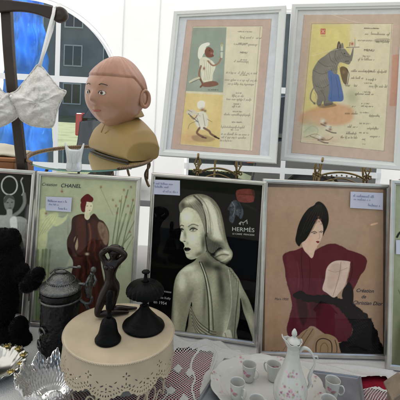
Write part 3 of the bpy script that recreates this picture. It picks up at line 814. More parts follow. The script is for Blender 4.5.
a.line([(199.5, 262), (205, 278), (208, 300), (209, 332)], 1.0, (48, 47, 34), .9, .35); a.line([(201.6, 262), (207.4, 278), (211.5, 300), (213.4, 330)], .8, (60, 58, 42), .85, .35); a.line([(200.6, 263), (206.3, 279), (209.8, 302), (211, 330)], .7, (214, 212, 176), .6, .3)
a.fill([(223, 333), (230, 330), (232, 342), (224, 344)], (196, 194, 158), .85, .6); a.line([(225, 333), (228, 343)], .5, (70, 68, 50), .8)
# face
a.keep_in([FACE, HAIR])
a.fill([(181.5, 208), (188, 206), (196, 209), (203, 220), (205.6, 236), (206.5, 250), (199.5, 256.5), (192, 259.6), (187, 257.6), (184.8, 252), (183.6, 248.4), (184.4, 246), (183.3, 243), (179.9, 240.4), (180.2, 236.6), (181.2, 231), (179.8, 226), (179.6, 217)], S1, soft=.4)
a.blob(187, 217, 5, 5.5, S3, .85); a.blob(192.5, 238, 4.6, 5, S3, .8); a.blob(199, 232, 3, 5, (200, 198, 160), .6); a.blob(203.5, 243, 2.6, 10, (82, 80, 58), .8); a.blob(199, 254, 4.6, 2.6, (96, 94, 68), .75, -.4); a.blob(189, 256.4, 2.6, 1.6, (198, 196, 160), .6); a.blob(181.9, 235.4, .9, 3.6, S3, .9)
a.blob(185.2, 235, 1.2, 3.8, (120, 118, 88), .6, -.15); a.blob(184.6, 241.4, 1.0, .5, (30, 28, 22), .9); a.blob(182, 241.9, .9, .4, (80, 76, 58), .7); a.blob(187.4, 243.2, 1.4, 1.4, (140, 138, 106), .5); a.blob(180.2, 221, 1, 5, (120, 118, 90), .5)
a.line([(188.6, 226.6), (191, 224.9), (194, 224.4), (198, 225.8)], .9, (66, 63, 46), .75, .5); a.line([(179.8, 226.8), (181.4, 225.2), (183.6, 226)], .9, (46, 44, 32), .85, .35)
a.blob(193.2, 228.6, 3.2, 1.7, (90, 88, 66), .7, .1); a.blob(192.9, 230.2, 2.2, .9, (206, 204, 172), .7); a.line([(189.9, 230), (191.4, 228.5), (193.8, 228.1), (197.2, 229.6)], .9, (14, 13, 10), .95); a.blob(192.9, 229.8, 1.0, 1.0, (12, 12, 10)); a.line([(190.6, 231), (193, 231.7), (196.2, 230.6)], .4, (60, 58, 44), .8); a.blob(192.5, 229.5, .28, .28, (240, 240, 220), .9)
a.blob(181.7, 229.2, 1.7, 1.3, (84, 82, 62), .75); a.line([(179.8, 230), (181.4, 228.6), (183.5, 229.8)], .8, (14, 13, 10), .95); a.blob(181.5, 230.2, .7, .9, (12, 12, 10)); a.line([(180.4, 231.4), (182.8, 231.4)], .35, (60, 58, 44), .8)
a.fill([(184.0, 248.5), (185.6, 247.3), (186.8, 247.7), (188.2, 247.4), (190.8, 249.1), (188.6, 250.9), (186.2, 251.3), (184.6, 250.3)], (60, 46, 36), soft=.3); a.line([(184.2, 249.2), (187, 249), (190.6, 249.2)], .35, (12, 8, 8)); a.blob(187.4, 250.7, 1.4, .5, (134, 112, 88), .75); a.blob(187, 253.4, 2, .7, (120, 118, 88), .6)
# hair
a.fill([(180.4, 213), (178.8, 205), (183, 199), (190, 195), (198, 193.8), (206, 195), (214, 200), (220, 209), (223.5, 222), (226, 236), (229, 246), (232.5, 252), (232, 258), (228, 263), (222, 265.5), (219, 261), (214, 262), (208, 256), (205.5, 246), (204.6, 232), (201.4, 220), (196, 211), (189, 207.4), (184, 208.6)], (132, 130, 98), soft=.45)
a.blob(190, 200.6, 7, 2.6, (206, 204, 168), .85, -.3); a.blob(183, 205, 2.4, 3.4, (62, 60, 44), .7); a.blob(199, 204, 5, 2, S4, .7, .9)
a.fill([(205, 199), (212, 204), (217.5, 216), (220.5, 230), (222.5, 240), (214, 238), (209.6, 228), (207, 214), (202.6, 203)], (222, 220, 186), .85, 3.2); a.line([(211, 200), (217, 212), (219, 226), (224, 240)], 1.2, (92, 90, 66), .5, .9); a.line([(208, 208), (212, 222), (213, 234)], 1.0, (120, 118, 90), .5, .8)
a.fill([(205, 234), (210, 239), (216, 243), (223, 246), (226.5, 251), (219, 252), (214, 256), (208, 252), (206, 245)], (34, 33, 24), .92, 1.1)
a.fill([(216, 254), (221, 250), (227, 249), (231.5, 252), (231.6, 257), (226, 260.5), (220, 259)], (186, 184, 148), .8, 2.2); a.blob(226, 252, 3, 1.2, (226, 224, 190), .7, .4); a.line([(216, 257), (222, 254.5), (228, 255)], 1.1, (60, 58, 42), .7, .7); a.line([(219, 262), (225, 259.6), (230, 256)], .9, (200, 198, 162), .5, .5); a.line([(211, 255), (218, 260.6), (225, 263.6), (230, 261)], 1.4, (30, 30, 22), .8, .6)
for k in range(48):
    q = k/47.0; cl_ = ((52, 50, 36), (236, 234, 202), (110, 108, 80), (206, 204, 168))[k % 4]
    a.line([(186+q*12, 198.4-q*3.4), (193+q*23, 204+abs(q-.5)*7), (203+q*18, 222), (206+q*17.5, 238), (208+q*18, 250+3*math.sin(q*7))], .45, cl_, .30, .35)
a.line([(194, 196), (201, 203), (205.4, 216), (206.6, 236)], 1.3, (36, 35, 26), .85, .6); a.line([(197.6, 195), (206, 205), (210, 220), (211, 234)], .8, (84, 82, 60), .6, .5); a.line([(203, 206), (206.6, 218), (207.6, 232)], .9, (228, 226, 192), .5, .5); a.blob(227, 246, 2.4, 5, (176, 174, 138), .7, -.4); a.blob(217, 243, 5, 2.4, (90, 88, 66), .6, .2)
a.blob(184, 262, 9, 2.2, BKG, .35, -.5)
a.mask = None
# coloured bag and scarf at the right, printed emblem
a.fill([(237.5, 190), (253.5, 190), (254, 200), (251, 202.5), (240, 202), (236.6, 198)], (160, 62, 42), .95, .6, tex=.2); a.line([(238, 194), (253, 195)], .6, (95, 36, 26), .7)
a.fill([(252, 190), (262, 192), (260, 197), (254, 197)], (60, 62, 50), .6, .8)
a.fill([(229, 206), (234, 200), (240, 203), (243.5, 212), (241, 219), (236, 215), (233, 223), (229, 220), (230, 212), (227.5, 209)], (90, 106, 118), .85, .6, tex=.6)
a.line([(232, 202), (235, 208), (233, 216)], .7, (130, 140, 140), .8); a.line([(238, 203), (241, 210), (239, 217)], .8, (40, 52, 66), .9); a.line([(243, 204), (250, 207), (256, 210)], 2.0, (58, 68, 56), .6, .7)
for k in range(4): a.blob(231+k*3, 206+k*2.2, .7, .6, (160, 130, 70), .6)
WH = (172, 172, 160)
a.line([(239.2, 223.8), (241, 222.0), (243.5, 222.6), (246.5, 220.6), (247.2, 223.6)], .8, WH, .95); a.line([(240.6, 223.4), (240.2, 224.8)], .5, WH); a.line([(243, 223.2), (243.2, 225)], .5, WH); a.line([(246.2, 220.8), (247, 219.8)], .5, WH); a.blob(240, 223.8, .8, .7, WH, .9)
a.grain(.10, 1.4, desat=.22, mott=.04)
v_ = np.clip(a.c, 0, 1.0); L_ = v_.mean(-1, keepdims=True); a.c = v_*(np.maximum(L_, 1e-4)**.55)*np.array((1.03, 1.0, 1.0))
f.place(a)
f.text('HERMÈS', (232.2, 230.8), (254.3, 232.2), m_whiteink, height=.0118)
f.text('LE CARRÉ  PRINCESSE', (232.4, 234.4), (254.4, 235.8), m_whiteink)
f.text('Princesse', (160, 291.5), (171.2, 293.2), m_whiteink); f.text('Grace Kelly', (156, 298), (170.6, 299.6), m_whiteink); f.text('en 1954', (153.5, 303), (166.5, 305), m_whiteink)
f.tagat([(151.5, 179.5), (180, 180.5), (180, 195.5), (151.5, 194)], [(.08, .3, .75, .14), (.12, .52, .6, .14), (.4, .82, .9, .15)], seed=8)

# ---------------- 4 large tan fashion poster
f = Frame('framed_poster', 'tan fashion poster of a woman in maroon jacket and tall black turban, widest silver frame', 'framed picture', (.308, .873, Z0, .040, .138, 0), .304, .400, .010, .013, m_silver, FG, nx=440)
a = f.canvas(-.142, .009, .142, .391, (20, 18, 17), lum=.60); X, Y = a.X, a.Y
tan = (148, 117, 92)
a.fill([(266, 187), (383.2, 189.5), (383, 357), (264.6, 353)], tan, soft=.4, curve=False)
a.blob(330, 195, 70, 18, (156, 126, 104), .6); a.blob(365, 270, 18, 50, (152, 118, 86), .5); a.blob(275, 330, 14, 40, (140, 106, 72), .7); a.blob(345, 235, 30, 22, (158, 132, 112), .5)
a.c *= (1+.12*(noise2(X, Y, 9, 5)-.5))[..., None]
MR = (78, 18, 30); BK = (14, 10, 11)
a.fill([(282.6, 256), (288, 252), (296, 250), (303, 247.5), (308, 254), (312, 258), (315, 251), (324, 245.5), (331, 243.5), (338, 244.5), (349, 250), (358, 253), (365, 256.5), (367, 262), (365, 269), (360, 276.5), (356, 285), (352, 291), (347, 284), (348.5, 276), (350, 268), (349, 262), (345, 275), (340, 290), (336, 298), (350, 320), (352, 332), (346, 341), (334, 341), (322, 332), (312, 326), (306, 330), (298, 336), (290, 338), (286.5, 330), (289, 318), (292, 305), (290, 294), (286, 280), (284.5, 268)], MR, soft=.45, wob=.8)
a.blob(300, 275, 9, 16, (80, 24, 36), .6); a.blob(335, 258, 12, 8, (82, 26, 38), .5); a.blob(312, 315, 10, 7, (52, 14, 22), .6); a.blob(338, 325, 8, 8, (84, 24, 34), .6)
a.line([(302, 250), (301.5, 265), (303, 285), (301, 296)], .6, (40, 10, 18), .9); a.line([(297, 262), (299, 275), (298, 288)], .9, (104, 44, 56), .6, .6)
a.line([(309, 257), (310, 270), (309, 290)], .5, (38, 10, 16), .9); a.line([(352, 262), (352, 272), (349, 283)], .6, (38, 10, 16), .9)
for k in range(60):
    x = 286+70*((k*.618) % 1); y = 252+82*((k*.377) % 1)
    if (x < 292 and y > 290) or (x > 345 and y > 288) or (308 < x < 322 and y < 256): continue
    a.line([(x, y), (x+1.5*math.sin(k), y+5+3*math.cos(k*2)), (x+3*math.sin(k), y+11)], 1.5, (98, 30, 44) if k % 3 else (40, 10, 18), .20, .9)
a.fill([(286, 258), (293, 256), (297, 270), (294, 290), (290, 285)], (104, 34, 46), .4, 1.8, tex=.6)
# black fur and dress
a.fill([(300, 291), (310, 295), (322, 294.5), (333, 296), (344, 300), (354, 304), (363, 311), (370, 318), (375, 327), (379, 338), (381.5, 357), (338.5, 357.5), (338.5, 344), (346, 341), (352, 331), (348, 320), (338, 308), (326, 303), (312, 303), (300, 300), (293, 296)], BK, soft=.5, wob=3.5)
for k in range(90):
    x = 345+34*((k*.618) % 1); y = 306+48*((k*.377) % 1)
    if (x-345) > (y-302)*1.05+2: continue
    a.line([(x, y), (x+1.8, y+1.8)], .5, (46, 38, 38), .5, .35)
a.fill([(296, 294), (304, 296), (308, 312), (304, 326), (299, 318), (297, 306)], BK, .65, 1.5)
a.blob(316, 306, 7, 5, BK, .6)
# gloves, parcel
a.fill([(345.5, 286), (349, 282), (353, 289), (353.5, 299), (352, 306), (347, 304), (342, 297), (343, 290)], BK, soft=.4)
a.fill([(331, 263), (338, 260.5), (349, 261.4), (350, 264), (347.4, 276), (344.5, 286), (339.5, 292.5), (334, 297.5), (327, 293), (322.5, 289), (325, 279), (326.5, 269)], (186, 158, 140), soft=.4)
a.fill([(331, 266), (340, 264), (341, 275), (334, 288), (327, 286)], (168, 136, 118), .7, 1.4, tex=.3); a.line([(341, 262), (339, 276), (333, 296)], .6, (120, 92, 78), .8); a.line([(328, 270), (336, 272), (347, 268)], .5, (130, 102, 88), .7)
# chair back and hands in line
BG = (142, 112, 78)
a.fill([(294, 346), (300, 334), (309, 328), (314, 329), (314.5, 334), (308, 343), (303, 352), (294, 353)], BG, soft=.4); a.line([(313, 329), (306, 340), (299, 352)], .7, (50, 34, 24), .9); a.line([(307, 330), (300, 340), (295, 350)], .6, (70, 48, 34), .8)
a.fill([(314, 342), (318, 336), (327, 334), (336, 338), (339, 346), (339, 357), (314, 356)], BG, soft=.4)
a.line([(316, 356), (316.5, 343), (322, 338.5), (330, 341), (332, 348), (331, 357)], 1.0, (30, 20, 16), .95); a.line([(320, 356), (321, 346), (325, 343), (328, 348), (327, 357)], .5, (60, 42, 30), .9); a.line([(335, 340), (337, 348), (336, 357)], .8, (30, 20, 16), .9)
a.line([(290, 338), (294, 344), (292, 353)], .9, (34, 22, 18), .9); a.line([(282, 352), (287, 345), (292, 340)], .5, (60, 40, 30), .7)
# face, neck
FC = (188, 156, 132)
a.fill([(302, 243), (305, 239), (312, 240), (317, 246.5), (315, 250), (313.2, 256.5), (311.2, 258), (308, 254.5), (304, 250)], FC, soft=.35)
a.fill([(318.3, 219.5), (322, 222.5), (323.6, 228), (322.8, 234), (320.8, 240), (317.5, 245.6), (313.5, 246.4), (309, 243.5), (305.5, 240.5), (309, 236), (314, 228)], FC, soft=.35)
a.blob(310, 240, 2.4, 3, (196, 140, 118), .5)
a.line([(311.5, 232.6), (314.5, 231.4), (316.8, 232.6)], .7, (24, 16, 14)); a.blob(314.4, 233.2, 1.6, .8, (36, 24, 22), .9); a.line([(319.6, 232), (321.4, 231), (322.8, 231.8)], .6, (24, 16, 14)); a.blob(321.2, 232.4, .9, .6, (36, 24, 22), .9)
a.line([(318.8, 231), (319.8, 237.4), (318.4, 238.4)], .4, (130, 92, 74), .8); a.fill([(315.8, 241.6), (317.6, 240.9), (319.6, 241.6), (318, 243.2)], (110, 22, 26), soft=.25)
# turban
a.fill([(299, 246.5), (295.4, 241), (296.5, 233), (298, 226.5), (300.5, 220), (304.2, 213.5), (309, 208), (313.9, 205.3), (316, 202.6), (319, 201.4), (322.6, 203.2), (325.5, 206.5), (328, 212), (328.8, 220), (327.2, 227), (324.8, 232), (322.8, 236), (323.2, 228), (321.4, 222), (318.2, 218.6), (315, 223), (311, 231), (306, 239.6), (301.5, 243)], BK, soft=.4)
for k in range(6): a.line([(317+k*.8, 205), (309+k*2.6, 216), (300+k*3.2, 236-k*2.5)], .4, (44, 38, 40), .6, .3)
for x, y in ((318.4, 217), (320.6, 219.4), (316.5, 220.6), (319.2, 221.6), (321.4, 224)): a.blob(x, y, .8, .7, (120, 62, 40), .8)
a.grain(.05, 2)
INK = (34, 26, 22)
a.script(266, 352, 15, 1.6, (40, 26, 20), .9, .5)
a.fill([(371, 224), (377, 222.6), (377.4, 223.8), (371.4, 225.6)], (196, 160, 130), .8, .3)
f.place(a)
f.text('Création', (356.5, 292), (374, 292.8), m_ink, shear=.35, bold=.01); f.text('de', (361.5, 298.2), (366.2, 298.4), m_ink, shear=.35, bold=.01); f.text('Christian Dior', (353.2, 304.2), (383, 305.6), m_ink, shear=.35, bold=.01)
f.text('Mars 1950', (274.8, 300), (288.5, 300.4), m_ink, shear=.2)
f.tagat([(350.6, 191.5), (383, 193), (382.6, 209.8), (350, 207.8)], [(.08, .3, .7, .16), (.1, .5, .6, .14), (.55, .82, .9, .16)], seed=15)

# ---------------- 5 poster cut by the right edge
f = Frame('framed_poster', 'olive green poster half cut off at the far right, silver frame', 'framed picture', (.588, .827, Z0, -.111, .163, 0), .303, .417, .011, .013, m_silver, FG, nx=240)
a = f.canvas(-.141, .010, .141, .407, (146, 150, 118))
a.blob(400, 330, 12, 50, (96, 98, 58), .8); a.fill([(393, 356), (400, 322), (420, 330), (440, 400), (393, 372)], (62, 62, 36), .7, 4)
a.line([(397, 237), (400, 232.5), (405, 232), (409, 235)], 2.2, (18, 18, 16)); a.line([(398.5, 290), (402, 300), (404, 320)], .8, (60, 66, 40), .8)
a.blob(440, 270, 22, 50, (60, 40, 44), .8); a.blob(438, 215, 9, 11, (185, 160, 130), .9)
a.grain(.08, 3); f.place(a)
f.tagat([(396, 240), (421, 241), (421, 256), (396, 254)], [(.2, .4, .8, .16), (.3, .7, .8, .14)], seed=21)

# ---------------- menu cards in white frames on easels
MG = 'white framed illustrated menu cards on brass easels'
def small(a, x, y, ln, h=1.1, col=(70, 58, 46), al=.75, sl=.02): a.print_(x, y, ln, h, col, al, sl)
f = Frame('framed_menu', 'white framed menu card whose drawn cook in chef hat holds up a bottle', 'framed picture', (.039, .987, CZ-.130, -.311, .208, .026), .302, .398, .017, .018, m_whitewood, MG, nx=400)
menu1 = f
# mat board around the card
def matboard(f, corners, base):
    a = f.canvas(-f.w/2+f.rail-.001, f.rail-.001, f.w/2-f.rail+.001, f.h-f.rail+.001, base)
    a.c *= a.lum/.74; a.lum = .74
    return a
a = matboard(f, None, (192, 193, 194)); X, Y = a.X, a.Y
a.fill([(187, 20), (271.5, 19), (259.2, 156.8), (171, 148.8)], (184, 158, 142), soft=.3, curve=False)
a.line([(187, 20), (171, 148.8), (259.2, 156.8), (271.5, 19), (187, 20)], .5, (120, 112, 108), .6, curve=False)
a.fill([(193, 26.5), (262.5, 26), (252, 151), (180, 144.5)], (204, 194, 166), soft=.3, curve=False)
a.fill([(193, 27.5), (226.6, 27.3), (223, 92.5), (185.8, 91)], (140, 150, 134), soft=.4, curve=False)
a.blob(207, 80, 16, 9, (164, 166, 146), .6); a.blob(219, 82, 5, 6, (118, 130, 116), .5)
a.fill([(185.5, 93), (223, 95), (219.5, 147.5), (180.5, 143.8)], (206, 182, 116), soft=.6, curve=False)
a.blob(190, 138, 12, 6, (196, 148, 112), .6); a.blob(205, 105, 12, 10, (216, 196, 140), .5)
a.line([(260.3, 27), (250, 150.4)], .35, (96, 82, 66), .7); a.line([(193, 26.5), (262.5, 26)], .35, (96, 82, 66), .7); a.line([(193, 26.5), (180, 144.5), (252, 151)], .35, (96, 82, 66), .6, curve=False)
# cook with a bottle
a.fill([(198, 57), (198.5, 49), (201, 45), (205, 43), (209, 42.6), (209.4, 45), (206, 47), (205.5, 51), (203, 55), (201, 60)], (222, 218, 200), soft=.3)
a.fill([(205, 50), (208, 47), (211, 48), (213.6, 51), (213, 54), (214, 56), (211, 57.5), (207, 57), (205, 54)], (120, 76, 56), soft=.3); a.blob(211.5, 53.2, 1.2, 1, (170, 110, 90), .9); a.blob(209.5, 50.5, .5, .5, (20, 14, 12)); a.blob(212.5, 55.3, .8, .4, (120, 30, 30))
a.fill([(200, 59), (205, 57), (211, 60), (214, 63), (215.5, 67), (213, 74), (212, 81), (207, 83), (202, 80), (201, 72), (199.5, 66)], (206, 202, 176), soft=.35)
a.line([(208, 61), (213, 65.5), (218.5, 63), (221, 58)], 1.6, (150, 112, 84)); a.blob(221.3, 56.5, 1.3, 1.5, (130, 84, 62), .95)
a.line([(221.6, 57), (221.8, 50), (221.8, 45)], 2.2, (196, 198, 176), .95); a.line([(221.8, 46), (221.9, 43)], 1.0, (170, 150, 90)); a.line([(220.6, 51.5), (223, 51.5)], 1.2, (110, 120, 110), .7)
a.line([(201, 66), (199, 74), (201, 80)], 1.8, (140, 104, 80)); a.line([(200, 79), (202.5, 84), (200.5, 87)], 1.7, (116, 78, 58)); a.blob(204, 68.5, 1.1, 1.6, (130, 24, 34), .9)
a.fill([(203, 83), (212, 81), (217, 82), (218, 85), (210, 87), (203, 86.5)], (128, 84, 62), .95, .4); a.line([(190, 82), (194, 79.5), (199, 78)], 2.0, (196, 190, 160)); a.line([(190, 83), (195, 81), (199, 79)], .4, (80, 70, 56))
for k in range(4): a.line([(204+k*2, 60), (205+k*1.8, 70), (204+k*1.6, 80)], .35, (110, 100, 82), .6)
a.print_(208, 90.5, 10, 1.2, (70, 62, 50), .8)
# second sketch: cook running with a dish
a.fill([(198, 108), (197.5, 103), (200.5, 100.5), (204.5, 101.5), (205, 105), (203, 109)], (218, 212, 196), soft=.35)
a.blob(202.5, 110, 2.2, 2.2, (140, 96, 74), .95); a.fill([(197, 113), (204, 111.5), (208, 118), (207.5, 126), (203, 130), (197.5, 127), (194.5, 120)], (206, 200, 180), soft=.4); a.line([(197, 118), (200, 127)], .4, (110, 96, 80)); a.line([(203, 114), (205, 126)], .4, (110, 96, 80)); a.fill([(186.5, 111.5), (192, 109.5), (197, 112.5), (193, 115.5), (188, 114.6)], (196, 186, 166), soft=.3); a.blob(205.2, 111, 1.3, 1.1, (60, 40, 34), .8)
a.line([(198, 114), (194, 119), (190.5, 116)], 1.3, (150, 120, 96)); a.line([(200, 116), (194, 113), (189, 114)], 1.1, (190, 180, 160)); a.line([(188.5, 113.8), (198, 122)], .8, (90, 90, 84))
a.line([(204, 128), (209, 131), (211, 134), (216, 137)], 2.1, (120, 88, 68)); a.line([(199.5, 128), (197, 133), (203, 137)], 2.1, (120, 88, 68)); a.line([(214.5, 136.6), (219, 138.6)], 1.4, (60, 44, 38)); a.line([(202, 137), (206, 138)], 1.4, (60, 44, 38)); a.fill([(192, 136), (204, 135), (215, 139), (208, 142), (195, 141)], (120, 86, 66), .5, 1.0)
for q in ([(192, 112), (188, 110)], [(207, 119), (212, 122)], [(197, 121), (190, 124), (188, 129)]): a.line(q, .4, (60, 46, 40), .8)
# text column
for (x, y, l) in ((238, 32, 14), (239, 43.8, 9), (241, 60.3, 6), (240, 75.4, 8), (236, 93.5, 5), (233, 104.4, 8), (233, 112, 9), (232, 122.6, 10), (231, 130.3, 8), (230, 141.4, 3)): small(a, x, y, l, 1)
for (x, y, l, h) in ((240, 38, 13, 2), (256, 38.6, 6, 1.6), (234, 44.6, 12, 1.6), (248, 45.2, 9, 2.6), (234, 62, 14, 2.6), (226, 73.2, 10, 2), (238, 73.6, 20, 2.6), (224.5, 80.4, 32, 2.3), (228, 84.4, 26, 2.0), (232, 96.5, 11, 2.4), (226.5, 99.8, 25, 2.2), (232, 107, 8, 1.8), (224, 115, 26, 2.1), (221, 127.5, 23, 2.3), (221, 134.6, 29, 2.2), (221.5, 137.8, 24, 2.0), (220, 141, 9, 1.6)):
    a.script(x, y, l, h, (66, 48, 36), .62, .36, .03)
a.grain(.05, 3)
f.place(a, 'print')
f.text('MENU', (240, 53.2), (247, 53.4), m_brownink, height=.0042)

f = Frame('framed_menu', 'white framed menu card with a grey rhinoceros drawn in a blue apron', 'framed picture', (.343, .976, CZ-.127, -.277, .152, .003), .281, .413, .016, .018, m_whitewood, MG, nx=400)
menu2 = f
a = matboard(f, None, (196, 193, 190)); X, Y = a.X, a.Y
a.fill([(304, 15), (404.5, 14), (394.8, 162), (291.2, 152.8)], (190, 164, 144), soft=.3, curve=False)
a.line([(304, 15), (291.2, 152.8), (394.8, 162)], .5, (120, 112, 108), .6, curve=False)
a.fill([(311.8, 23.8), (393, 23.5), (384, 151), (300.6, 142.5)], (206, 194, 160), soft=.3, curve=False)
a.fill([(312, 24), (350, 24), (350, 60), (344, 78), (336, 108), (303, 112)], (206, 188, 110), .9, 3, curve=False); a.blob(333, 38, 14, 10, (214, 196, 120), .6)
a.fill([(302.5, 113), (330, 104), (352, 108), (350, 122), (328, 126), (302, 124)], (198, 140, 92), .75, 2.5); a.blob(352, 96, 6, 9, (150, 156, 110), .6)
a.blob(310, 128, 9, 8, (170, 176, 140), .7); a.blob(322, 140, 16, 4, (196, 150, 124), .6)
a.fill([(392.5, 55), (401.5, 54), (397, 106), (389.5, 106)], (188, 132, 104), .75, .5, curve=False)
a.line([(392, 24), (384, 151)], .35, (90, 74, 56), .7); a.line([(311.8, 23.8), (393, 23.5)], .35, (90, 74, 56), .7); a.line([(311.8, 23.8), (300.6, 142.5), (384, 151)], .35, (90, 74, 56), .7, curve=False)
# rhinoceros standing with a tray
G = (124, 117, 104); GD = (84, 78, 70)
a.line([(315, 86), (311.5, 92), (310.6, 99), (314.5, 103.5)], 1.2, G); a.blob(314.6, 103.4, 1.2, 1.2, GD, .9)
a.fill([(312.5, 72), (315, 66), (319, 60), (325, 55.5), (331, 51), (336, 48.5), (341, 47.5), (345, 49), (348.5, 53.5), (351, 57), (351, 61), (348.8, 64.5), (344, 63), (339.5, 62.5), (337.5, 67), (337, 74), (333, 80), (330, 90), (331, 98), (333, 104), (325, 106), (323, 101), (320.5, 105.5), (316.5, 104), (317.6, 96), (314.4, 90), (312.4, 82)], G, soft=.4, wob=.5)
a.fill([(315, 72), (322, 66), (330, 68), (330, 80), (322, 86), (315, 82)], (134, 126, 112), .7, 1.8); a.blob(331, 56, 5, 4, (136, 128, 114), .6); a.blob(320, 95, 3.5, 6, (128, 118, 104), .6)
for q in ([(313, 70), (322, 74), (332, 70)], [(318, 61), (325, 66), (334, 66)], [(316, 86), (323, 88), (330, 84)], [(336, 50), (335, 58), (339, 63)], [(321, 90), (325, 98), (324, 104)], [(341, 52), (345, 56), (350, 57)], [(329, 53), (331, 60), (336, 64)]): a.line(q, .5, GD, .8)
for k in range(70):
    x = 314+34*((k*.618) % 1); y = 52+50*((k*.377) % 1)
    if x+ (y-52)*.55 > 352 or (x < 322 and y < 60) or (x > 331 and y > 84): continue
    a.line([(x, y), (x+1.2, y+1.6), (x+1.6, y+3.4)], .5, (154, 146, 130) if k % 2 else (92, 84, 74), .45, .4)
a.fill([(337, 49), (337.8, 42.5), (339.6, 41.6), (341.5, 47), (340.6, 50)], GD, soft=.3); a.fill([(341, 48), (341.6, 43), (343.2, 44), (343.6, 49)], G, soft=.3); a.line([(338.6, 48), (339.2, 44.2)], .7, (170, 130, 110))
a.fill([(349.6, 59), (351.6, 52), (353, 47.6), (353.6, 48), (353.2, 54), (351.6, 61)], (120, 112, 98), soft=.25); a.blob(344.5, 53.4, .7, .5, (20, 18, 16)); a.line([(345, 61.4), (348.8, 61)], .5, (50, 44, 40))
a.line([(346.5, 47.6), (359, 47)], .8, (84, 72, 60)); a.blob(352.2, 43.8, 1.3, 1.6, (170, 40, 32), .9); a.line([(354.8, 46.6), (355, 39)], .7, (150, 140, 110)); a.blob(355, 38, .6, .9, (220, 180, 90)); a.blob(357.5, 44.6, 1.2, 1.6, (214, 206, 184), .9); a.line([(349.5, 46), (350, 42.5)], .6, (110, 100, 84))
a.fill([(327.8, 72.5), (331, 70.6), (334, 74), (338.5, 75), (341, 84), (343.5, 99.5), (336, 101.5), (328.5, 100), (329.5, 88)], (86, 108, 152), soft=.4)
for q in ([(331, 75), (332, 88), (331, 99)], [(336, 77), (338, 88), (339, 99)]): a.line(q, .5, (56, 74, 116), .7)
a.fill([(340, 68), (344, 66.5), (348, 70), (347.6, 77), (346.5, 84), (343.5, 83), (341, 76)], (92, 72, 48), .9, .4); a.line([(346, 68), (349, 74), (347.5, 84)], .6, (60, 44, 32)); a.blob(343.6, 72, 1.5, 1.6, (150, 116, 80), .8)
a.fill([(318, 105), (332, 103), (336, 106), (322, 108)], (90, 74, 60), .6, .8)
# emblem stamp
a.fill([(320.6, 28.6), (325.6, 28.6), (325.4, 34.4), (320.4, 34.4)], (186, 70, 64), .85, .3, curve=False); a.line([(321.8, 30), (324.3, 33)], .5, (220, 180, 160)); a.line([(324.3, 30), (321.8, 33)], .5, (220, 180, 160)); a.line([(321, 36), (325.4, 36)], .5, (150, 80, 70), .6)
# vignette with small cooks
a.line([(304, 132), (312, 126), (318, 130), (314, 137), (304, 137)], .8, (150, 160, 132), .6, .6); a.line([(306, 137), (316, 134), (325, 139)], .6, (140, 80, 56), .7)
for (x, y) in ((323, 121), (328, 127), (320, 137)):
    a.blob(x, y, 2.6, 2.2, (210, 204, 184), .95); a.blob(x+2.2, y+2.4, 1.7, 1.5, (130, 96, 76), .9); a.line([(x-2, y+3), (x+4, y+5.5), (x+8, y+6)], 1.2, (96, 78, 66), .85)
a.line([(310, 136), (318, 139), (328, 140), (333, 137)], .6, (80, 64, 52), .8)
for (x, y, l) in ((364.4, 28.6, 14), (358, 41, 15), (363, 56.6, 7), (365, 71.5, 7), (364, 83.6, 8), (363, 92.5, 7), (361.5, 104, 8), (360, 113, 9), (359.5, 124, 11), (359, 133.3, 9), (362, 144.6, 4)): small(a, x, y, l, 1.1)
a.line([(364, 28.4), (379, 28.6)], .45, (60, 50, 40), .8)
for (x, y, l, h) in ((365, 34.6, 3, 2), (371, 34.6, 18, 2.6), (376, 42, 13, 2.2), (358, 60, 16, 2.6), (351, 71.6, 24, 2.4), (377, 72.4, 9, 2.4), (351, 78.6, 12, 2.4), (366, 80, 10, 2.0), (345, 85.6, 6, 2.2), (354, 86.4, 3, 2), (369, 87, 18, 2.6), (355, 94.4, 18, 2.4), (352, 107, 3, 2.2), (361, 106.6, 12, 1.8), (345, 114, 12, 2.6), (369, 116.2, 10, 2.0), (347.6, 127.4, 9, 2.6), (367, 129, 11, 2.2), (346, 134, 10, 2.2), (370, 137, 9, 2.4), (340.6, 138, 16, 2.2), (362, 139.8, 3, 2.4)):
    a.script(x, y, l, h, (56, 42, 34), .7, .4, .03)
a.fill([(375.5, 39), (388.5, 38.4), (388.8, 42), (376, 42.4)], (58, 44, 36), .35, .5)
# pale reflections of tent folds in the glass, painted into the print
for q in ([(312, 56), (334, 50), (362, 46), (392, 40)], [(330, 14), (356, 22), (388, 26)], [(296, 140), (330, 142), (370, 150)]): a.line(q, .5, (214, 204, 178), .5, .3)
a.grain(.05, 3); f.place(a, 'print')
f.text('MENU', (364, 51), (374, 51.4), m_brownink, height=.0052)
